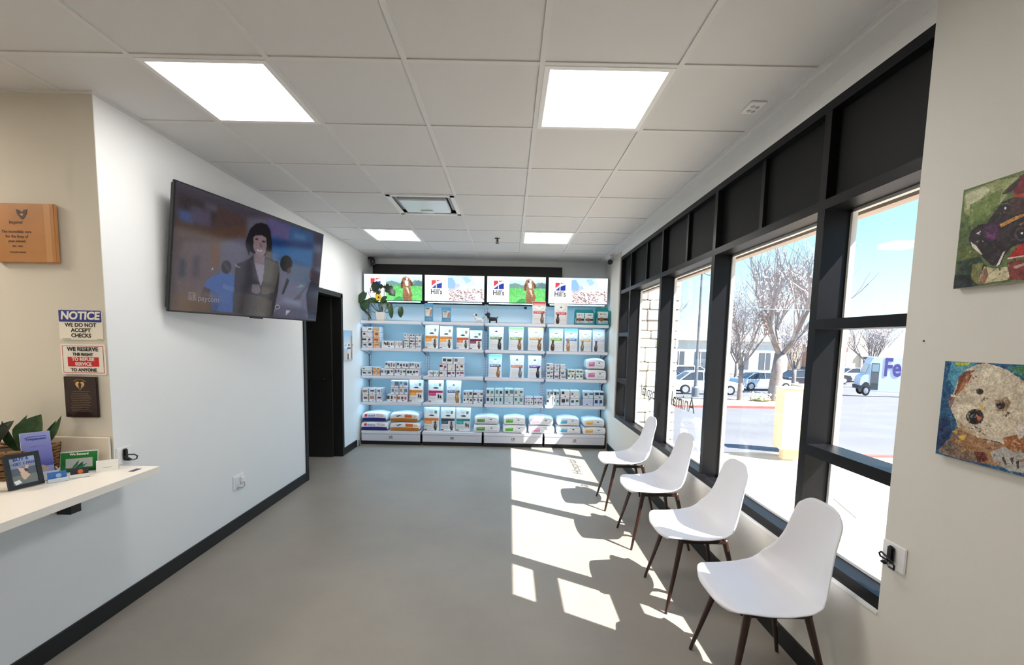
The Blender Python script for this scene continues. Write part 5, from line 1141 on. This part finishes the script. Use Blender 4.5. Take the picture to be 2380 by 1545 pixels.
# ================================================================== RECEPTION WALL SIGNS
YW = YC - .004
INK = mat('sign_ink', (28, 28, 30), .6); SWH = mat('sign_white', (236, 234, 226), .45); SBL = mat('sign_blue', (34, 56, 140), .45); SRD = mat('sign_red', (198, 30, 40), .45)
def rr_poly(w, h, r, x=0, z=0, n=5):
    o = []
    for cx_, cz_, a0 in ((w / 2 - r, h - r, 0), (-w / 2 + r, h - r, PI / 2), (-w / 2 + r, r, PI), (w / 2 - r, r, PI * 1.5)):
        for i in range(n): a = a0 + PI / 2 * i / (n - 1); o.append((x + cx_ + r * math.cos(a), z + cz_ + r * math.sin(a)))
    return o
t = empty('notice_sign', (-2.303, YW, 1.518), 0, 'white sign headed NOTICE about not accepting checks on the reception wall', 'sign')
MB().prism(rr_poly(.232, .158, .006), -.003, 0).build('plate', mat('sign_cream', (236, 232, 220), .5), t)
MB().prism(rr_poly(.228, .062, .005, 0, .095), -.004, -.003).build('header', SBL, t)
text('header_lettering', 'NOTICE', .058, SWH, t, (0, -.0045, .127), bold=.0022, sx=.98, ext=.0004, shear=.12)
for s, z in (('WE DO NOT', .078), ('ACCEPT', .050), ('CHECKS', .022)): text('lettering', s, .0285, INK, t, (0, -.0035, z), bold=.0008, ext=.0004)
MB().box(-.104, -.056, -.0036, -.003, .004, .0055).build('rule', INK, t); MB().box(.084, .112, -.0036, -.003, .004, .0055).build('rule', INK, t)
t = empty('refuse_service_sign', (-2.300, YW, 1.331), 0, 'white red bordered sign reserving the right to refuse service, below the notice', 'sign')
MB().prism(rr_poly(.240, .164, .008), -.003, 0).build('plate', SWH, t)
b = MB(); w, h = .222, .146
b.box(-w / 2, w / 2, -.0036, -.003, .008, .0105).box(-w / 2, w / 2, -.0036, -.003, .152, .1545).box(-w / 2, -w / 2 + .0025, -.0036, -.003, .0105, .152).box(w / 2 - .0025, w / 2, -.0036, -.003, .0105, .152).build('border', SRD, t)
MB().box(-.084, .084, -.0038, -.003, .043, .094).build('red_panel', SRD, t)
for s, z, sz, m in (('WE RESERVE', .136, .030, INK), ('THE RIGHT', .108, .022, INK), ('TO REFUSE', .081, .0245, SWH), ('SERVICE', .056, .0245, SWH), ('TO ANYONE', .024, .024, INK)): text('lettering', s, sz, m, t, (0, -.0045, z), bold=.0007, ext=.0004)
t = empty('heart_plaque', (-2.317, YW, 1.098), 0, 'dark brown award plaque with a gold heart below the service sign', 'plaque')
MB().box(-.088, .088, -.014, 0, 0, .221, .002).build('board', mat('plaque_brown', (44, 28, 30), .25, coat=.4), t)
GLD = mat('gold_inlay', (206, 168, 110), .4, metal=.3)
hp = [(0, -.03)] + [(.026 * math.sin(a) ** 3 * 1.0, .0018 * (13 * math.cos(a) - 5 * math.cos(2 * a) - 2 * math.cos(3 * a) - math.cos(4 * a))) for a in [PI - i * PI / 14 for i in range(1, 14)]]
hp = [(x, z) for x, z in hp] + [(-x, z) for x, z in hp[::-1][:-1]]
hh_ = MB().prism([(x * .95, z * .9 + .175) for x, z in hp], -.0148, -.014).build('heart', GLD, t)
MB().prism([(-.004, .155), (.004, .155), (.009, .18), (.002, .19), (-.002, .19), (-.009, .18)], -.0154, -.0148).build('heart_figure', mat('plaque_brown', (44, 28, 30)), hh_)
MB().tube([(-.034, -.0145, .196), (-.015, -.0145, .205), (.012, -.0145, .206), (.034, -.0145, .194)], .0007, 5).build('arc', GLD, t)
TXD = mat('plaque_text', (112, 90, 76), .5); tx = MB(); rg = random.Random(2)
tx.box(-.042, .048, -.0147, -.014, .140, .1425)
for k in range(11):
    z = .128 - k * .0095; x = -.064 + rg.uniform(0, .02); e1 = .062 - rg.uniform(0, .02)
    while x < e1: w = rg.uniform(.006, .02); tx.box(x, min(x + w, e1), -.0147, -.014, z, z + .0028); x += w + .0025
tx.build('engraving', TXD, t)
t = empty('wooden_plaque', (-2.553, YW, 1.918), 0, 'light wooden award plaque with engraved bird emblem high on the reception wall', 'plaque')
MB().box(-.165, .165, -.022, 0, 0, .302, .003).build('board', mat('bamboo_board', (182, 126, 74), .35, var=.15, vscale=6, coat=.3), t)
MB().box(.115, .147, -.0226, -.022, .004, .298).build('end_strip', mat('bamboo_light', (196, 146, 96), .35), t)
BRN_ = mat('engraved_brown', (92, 56, 38), .6)
MB().prism([(-.03, .272), (-.012, .268), (0, .256), (.012, .268), (.03, .272), (.026, .25), (.006, .222), (-.004, .222), (-.024, .246)], -.0232, -.022).build('bird_emblem', mat('engraved_dark', (60, 42, 36), .6), t)
MB().prism([(-.01, .244), (.0, .252), (.01, .246), (.002, .238)], -.0238, -.0232).build('emblem_eye', mat('bamboo_light', (196, 146, 96)), t)
for s, z, sz in (('Inspired', .205, .022), ('The incredible care', .157, .020), ('for the lives of', .133, .020), ('your animals', .109, .018), ('2021 - 2022', .083, .011), ('Community Veterinary', .053, .009)): text('engraving', s, sz, BRN_, t, (-.035, -.0226, z), bold=.0004, ext=.0003)

# ================================================================== COUNTER
ZT = .82
t = empty('reception_counter', (0, 0, 0), 0, 'white laminate reception counter jutting out at the lower left', 'counter')
CT = mat('counter_laminate', (238, 232, 224), .35)
MB().prism([(-2.9, YN + .01), (-1.945, YN + .01), (-1.945, 2.44), (-2.166, 2.44), (-2.166, 2.402), (-2.9, 2.402)], ZT - .038, ZT, 'z').build('worktop', CT, t, bev=.0015)
MB().box(-2.66, -2.178, 2.386, 2.402, ZT, .988, .002).build('backsplash', mat('backsplash_cream', (222, 212, 196), .5), t)
for y in (2.09, 1.70, .9, 0): MB().box(-2.168, -2.10, y - .012, y + .045, ZT - .14, ZT - .038, .002).build('support_bracket', BLK, t)
tag(MB().box(-2.03, -2.0, 2.33, 2.385, ZT, ZT + .0008).build('counter_sticker', mat('sticker_dark', (60, 62, 92), .5)), 'small dark sticker near the far tip of the counter', 'sticker')
ZC = ZT + .001
def stand(name, loc, rz, lab, cat): return empty(name, loc, rz, lab, cat)
# black photo frame
def easel(t, w, h, lean, fr, pic, m, fm, name='picture'):
    """frame leaning back by lean"""
    g = MB(); 
    def L(x, y, z): return (x, y * math.cos(lean) + z * math.sin(lean), z * math.cos(lean) - y * math.sin(lean) + .012 * math.sin(lean))
    def bx(x0, x1, y0, y1, z0, z1, mb): 
        c = [L(*p) for p in ((x0, y0, z0), (x1, y0, z0), (x1, y1, z0), (x0, y1, z0), (x0, y0, z1), (x1, y0, z1), (x1, y1, z1), (x0, y1, z1))]
        return mb.add(c, [(0, 3, 2, 1), (4, 5, 6, 7), (0, 1, 5, 4), (1, 2, 6, 5), (2, 3, 7, 6), (3, 0, 4, 7)])
    bx(-w / 2, -w / 2 + fr, 0, .012, 0, h, g); bx(w / 2 - fr, w / 2, 0, .012, 0, h, g); bx(-w / 2 + fr, w / 2 - fr, 0, .012, 0, fr, g); bx(-w / 2 + fr, w / 2 - fr, 0, .012, h - fr, h, g)
    g.build('frame', fm, t); bx(-w / 2 + fr * .5, w / 2 - fr * .5, .006, .011, fr * .5, h - fr * .5, MB()).build('backing', BLK if fm is BLK else SWH, t)
    bx(-.02, .02, .012, .014, h * .1, h * .6, MB()).build('easel_leg', BLK, t)
    return print_grid(name, pic, lambda u, v: L((u - .5) * (w - 2 * fr), .004, fr + (1 - v) * (h - 2 * fr)), m, t)
GP = vmat('glossy_print', .15, spec=.5)
p = Pic(50, 66, (120, 128, 150)); p.grad(0, 0, 1, .4, (172, 184, 214), (130, 136, 156)).rect(0, .4, 1, .66, (84, 84, 92)).rect(0, .66, 1, 1, (112, 112, 104))
p.poly([(.32, .46), (.28, .34), (.40, .40), (.54, .42), (.62, .30), (.72, .34), (.66, .50), (.66, .56), (.5, .62), (.36, .56)], (216, 176, 160)).poly([(.5, .44), (.66, .44), (.68, .56), (.56, .56)], (60, 50, 52)).poly([(.34, .58), (.6, .58), (.72, .70), (.5, .86), (.40, .8)], (206, 178, 150)).poly([(.04, .86), (.26, .82), (.34, .94), (.1, 1)], (230, 230, 232))
t = stand('photo_frame', (-2.270, 2.055, ZC), PI / 2 - .28, 'black photo frame with a small pink eared dog at the counter front', 'photo frame')
easel(t, .128, .162, .2, .018, p, GP, BLK)
text('lettering', 'BUY 6', .021, SBL, t, (-.010, .018, .137), (PI / 2 - .2, 0, 0), ext=.0003, bold=.0006); text('lettering', 'GET 1 FREE', .016, SBL, t, (-.0, .0135, .116), (PI / 2 - .2, 0, 0), ext=.0003, bold=.0005)
p = Pic(30, 40, (196, 176, 70)); p.grad(0, 0, 1, .4, (150, 170, 180), (206, 190, 90)).noise(30, 2, None, 4)
t = stand('photo_frame', (-2.385, 1.935, ZC), PI / 2 - .55, 'white framed photo of a yellow field cut off by the left edge', 'photo frame')
easel(t, .15, .19, .2, .02, p, GP, SWH)
# brochure holder with lavender brochures
p = Pic(36, 70, (140, 146, 206)); p.grad(0, 0, 1, .55, (152, 158, 214), (106, 110, 180)).grad(0, .55, 1, .75, (106, 110, 180), (70, 76, 150)).ell(.45, .80, .36, .10, (176, 152, 130)).ell(.35, .80, .12, .05, (60, 48, 46)).ell(.5, .90, .5, .08, (150, 160, 190)).rect(0, .95, 1, 1, (206, 212, 226)).rect(.22, .09, .85, .105, (70, 76, 150)).lines(.3, .8, .3, .34, 1, (90, 96, 160), 2)
t = stand('brochure_holder', (-2.325, 2.165, ZC), PI / 2 - .62, 'clear holder with a lavender brochure showing a sleeping dog', 'brochure holder')
le = .27
def BL(x, y, z): return (x, y * math.cos(le) + z * math.sin(le), z * math.cos(le) - y * math.sin(le))
print_grid('brochure', p, lambda u, v: BL((u - .5) * .105, 0, .006 + (1 - v) * .235), GP, t)
MB().add([BL(-.053, .002, .006), BL(.053, .002, .006), BL(.053, .002, .242), BL(-.053, .002, .242), BL(-.053, .012, .006), BL(.053, .012, .006), BL(.053, .012, .242), BL(-.053, .012, .242)], [(0, 3, 2, 1), (4, 5, 6, 7), (0, 1, 5, 4), (1, 2, 6, 5), (2, 3, 7, 6), (3, 0, 4, 7)]).build('brochure_stack', SWH, t)
text('lettering', 'Trupanion', .018, SBL, t, BL(0, -.001, .208), (PI / 2 - le, 0, 0), ext=.0002, bold=.0004)
ac = mat('clear_acrylic', (214, 220, 226), .08)
MB().box(-.062, .062, -.04, -.036, .0, .045).box(-.062, .062, -.04, .03, 0, .003).box(-.062, -.059, -.04, .04, 0, .05).box(.059, .062, -.04, .04, 0, .05).build('holder', ac, t)
# green gift card holder
p = Pic(52, 38, (34, 118, 50)); p.grad(0, 0, 1, 1, (40, 128, 56), (26, 96, 40)).rect(.14, .32, .86, .80, (176, 180, 176)).poly([(.3, .80), (.42, .52), (.50, .42), (.46, .64), (.34, .80)], (38, 110, 74)).poly([(.36, .82), (.54, .56), (.62, .48), (.58, .7), (.42, .84)], (30, 86, 60)).poly([(.4, .84), (.62, .64), (.72, .60), (.6, .8)], (40, 120, 80)).rect(0, .9, 1, 1, (30, 70, 50))
t = stand('green_leaflet', (-2.262, 2.30, ZC), .52, 'green leaflet in a stand in front of the cream backsplash', 'leaflet')
print_grid('leaflet_front', p, lambda u, v: ((u - .5) * .145, .02 * (1 - v), .004 + (1 - v) * .10), GP, t)
MB().add([(-.0745, .002, 0), (.0745, .002, 0), (.0745, .008, 0), (-.0745, .008, 0), (-.0745, .0235, .108), (.0745, .0235, .108), (.0745, .030, .108), (-.0745, .030, .108)], [(0, 3, 2, 1), (4, 5, 6, 7), (0, 1, 5, 4), (1, 2, 6, 5), (2, 3, 7, 6), (3, 0, 4, 7)]).build('stand', ac, t)
text('lettering', 'We Reward', .015, SWH, t, (0, .016, .094), (PI / 2 - .19, 0, 0), ext=.0002, bold=.0006)
# business card holders and cards
for k, (x, y, rz, c, lb, cc) in enumerate(((-2.225, 2.150, .95, (56, 110, 180), 'blue business cards in a holder beside the brochure', (206, 216, 230)), (-2.185, 2.222, .75, (40, 40, 44), 'black business cards with an orange dot beside the green leaflet', (232, 232, 228)))):
    t = stand('card_holder', (x, y, ZC), rz, lb, 'card holder'); t.scale = (.8, .8, .85)
    MB().box(-.045, .045, -.02, .025, 0, .006).box(-.045, .045, -.022, -.018, 0, .022).build('holder', ac, t)
    q = MB().add([(-.042, -.008, .006), (.042, -.008, .006), (.042, .002, .006), (-.042, .002, .006), (-.042, .006, .055), (.042, .006, .055), (.042, .016, .055), (-.042, .016, .055)], [(0, 3, 2, 1), (4, 5, 6, 7), (0, 1, 5, 4), (1, 2, 6, 5), (2, 3, 7, 6), (3, 0, 4, 7)]).build('business_cards', mat('cards_%d' % k, c, .4), t)
    MB().lathe([(.013, 0), (.013, .002)], 16, (.005, -.004, .034), 'y').build('card_emblem', mat('cards_emblem_%d' % k, [(150, 190, 230), (226, 120, 60)][k], .4), q)
    MB().box(-.045, .045, -.0235, -.022, .002, .020).build('front_card', mat('cards_front_%d' % k, cc, .5), t)
t = stand('table_sign', (-2.157, 2.352, ZC), .62, 'small folded white card sign near the counter tip', 'sign')
MB().prism([(-.022, 0), (-.0205, 0), (.0, .052), (.0205, 0), (.022, 0), (.001, .0545), (-.001, .0545)], -.045, .045, 'x').build('card', SWH, t)
rg = random.Random(8)
ln = MB()
for z, w in ((.040, .034), (.029, .044), (.017, .036)): ln.add([(-w / 2, -.0228 + .0228 * z / .0545, z), (w / 2, -.0228 + .0228 * z / .0545, z), (w / 2, -.0225 + .0228 * (z + .002) / .0545, z + .002), (-w / 2, -.0225 + .0228 * (z + .002) / .0545, z + .002)], [(0, 1, 2, 3)])
ln.build('print_lines', mat('print_grey', (90, 90, 96), .6), t, fix=False)
# basket with snake plant and orchid
WK = mat('wicker_brown', (122, 90, 58), .8, var=.35, vscale=30)
t = empty('wicker_basket', (-2.56, 2.23, ZC), .1, 'brown woven wicker basket holding the counter plants', 'basket')
bk = MB()
for j in range(9):
    z = .008 + j * .0165; r = 1 + .10 * j / 8; pts = []
    for i in range(49):
        a = 2 * PI * i / 48; x, y = math.cos(a), math.sin(a); sq = max(abs(x), abs(y)) ** .75
        pts.append((x / sq * .165 * r, y / sq * .10 * r, z + .003 * math.sin(12 * a + j * PI)))
    bk.tube(pts, .0092, 6)
bk.build('weave', WK, t, smooth=True)
MB().lathe([(.12, 0), (.12, .12)], 20).build('liner', mat('basket_liner', (60, 48, 36), .9), t)
bt = MB()
for i in range(24):
    a = 2 * PI * i / 24; x, y = math.cos(a), math.sin(a); sq = max(abs(x), abs(y)) ** .75
    bt.tube([(x / sq * .168, y / sq * .103, 0), (x / sq * .184, y / sq * .113, .15)], .005, 5)
bt.build('stakes', mat('wicker_dark', (86, 62, 42), .8), t)
SN = mat('snake_leaf_green', (44, 74, 44), .4, var=.5, vscale=28)
def blade(mb, b, tip, w, bend=(0, 0, 0), n=10, tw=0):
    b, tip, bend = Vector(b), Vector(tip), Vector(bend); d = (tip - b); s = d.cross(Vector((0, -1, 0)) if abs(d.normalized().y) < .9 else Vector((1, 0, 0))).normalized(); nn = s.cross(d).normalized(); vs = []
    for i in range(n + 1):
        t_ = i / n; c = b + d * t_ + bend * math.sin(PI * t_); ww = w * (.55 + 1.0 * t_ if t_ < .45 else 1.0 * max(.03, (1 - ((t_ - .45) / .55) ** 2.2)))
        for q in (-1, 0, 1): vs.append(c + s * ww * q * .5 + nn * abs(q) * ww * .18)
    mb.add(vs, [(i * 3 + q, i * 3 + q + 1, (i + 1) * 3 + q + 1, (i + 1) * 3 + q) for i in range(n) for q in (0, 1)])
t = empty('snake_plant', (-2.49, 2.245, ZC + .15), 0, 'short snake plant with broad mottled leaves in the counter basket', 'plant')
m1 = MB()
blade(m1, (.03, 0, -.03), (.075, .03, .16), .15, (-.015, 0, 0)); blade(m1, (.06, 0, -.03), (.17, .04, .155), .036, (.02, 0, -.01)); blade(m1, (-.01, 0, -.03), (-.085, -.01, .13), .055, (-.01, 0, -.01)); blade(m1, (-.03, .02, -.03), (-.03, .06, .15), .05, (-.02, 0, 0)); blade(m1, (.05, .03, -.03), (.10, .08, .12), .03)
m1.build('leaves', SN, t, smooth=True, fix=False)
MB().lathe([(.05, -.06), (.06, -.03), (.01, -.02)], 12).build('soil', mat('potting_soil', (70, 52, 38)), t)
t = empty('orchid', (-2.60, 2.20, ZC + .15), 0, 'leafless orchid stem with dark broad leaves at the far left of the counter', 'plant')
m2 = MB()
for tip, w in (((.10, -.06, .10), .07), ((-.12, -.04, .06), .08), ((.07, .05, .13), .06), ((-.06, -.10, .02), .07), ((.02, -.12, .05), .07)): blade(m2, (0, 0, -.02), tip, w, (0, 0, .02))
m2.build('leaves', mat('orchid_leaf', (28, 38, 28), .4), t, smooth=True, fix=False)
MB().tube([(0, 0, -.03), (-.005, -.005, .10), (-.03, 0, .2), (-.03, 0, .3), (-.028, 0, .375)], [.008, .007, .007, .005, .004], 8).build('stem', mat('stem_dark', (30, 36, 26), .5), t, smooth=True)
MB().tube([(-.03, 0, .27), (-.012, 0, .345), (.012, 0, .347)], .002, 5).tube([(-.012, 0, .345), (.012, 0, .315), (0, 0, .29), (.014, 0, .265), (.004, 0, .255)], .0022, 5).tube([(-.03, 0, .27), (-.06, 0, .268)], .004, 5).build('twig', mat('stem_dark', (30, 36, 26), .5), t)
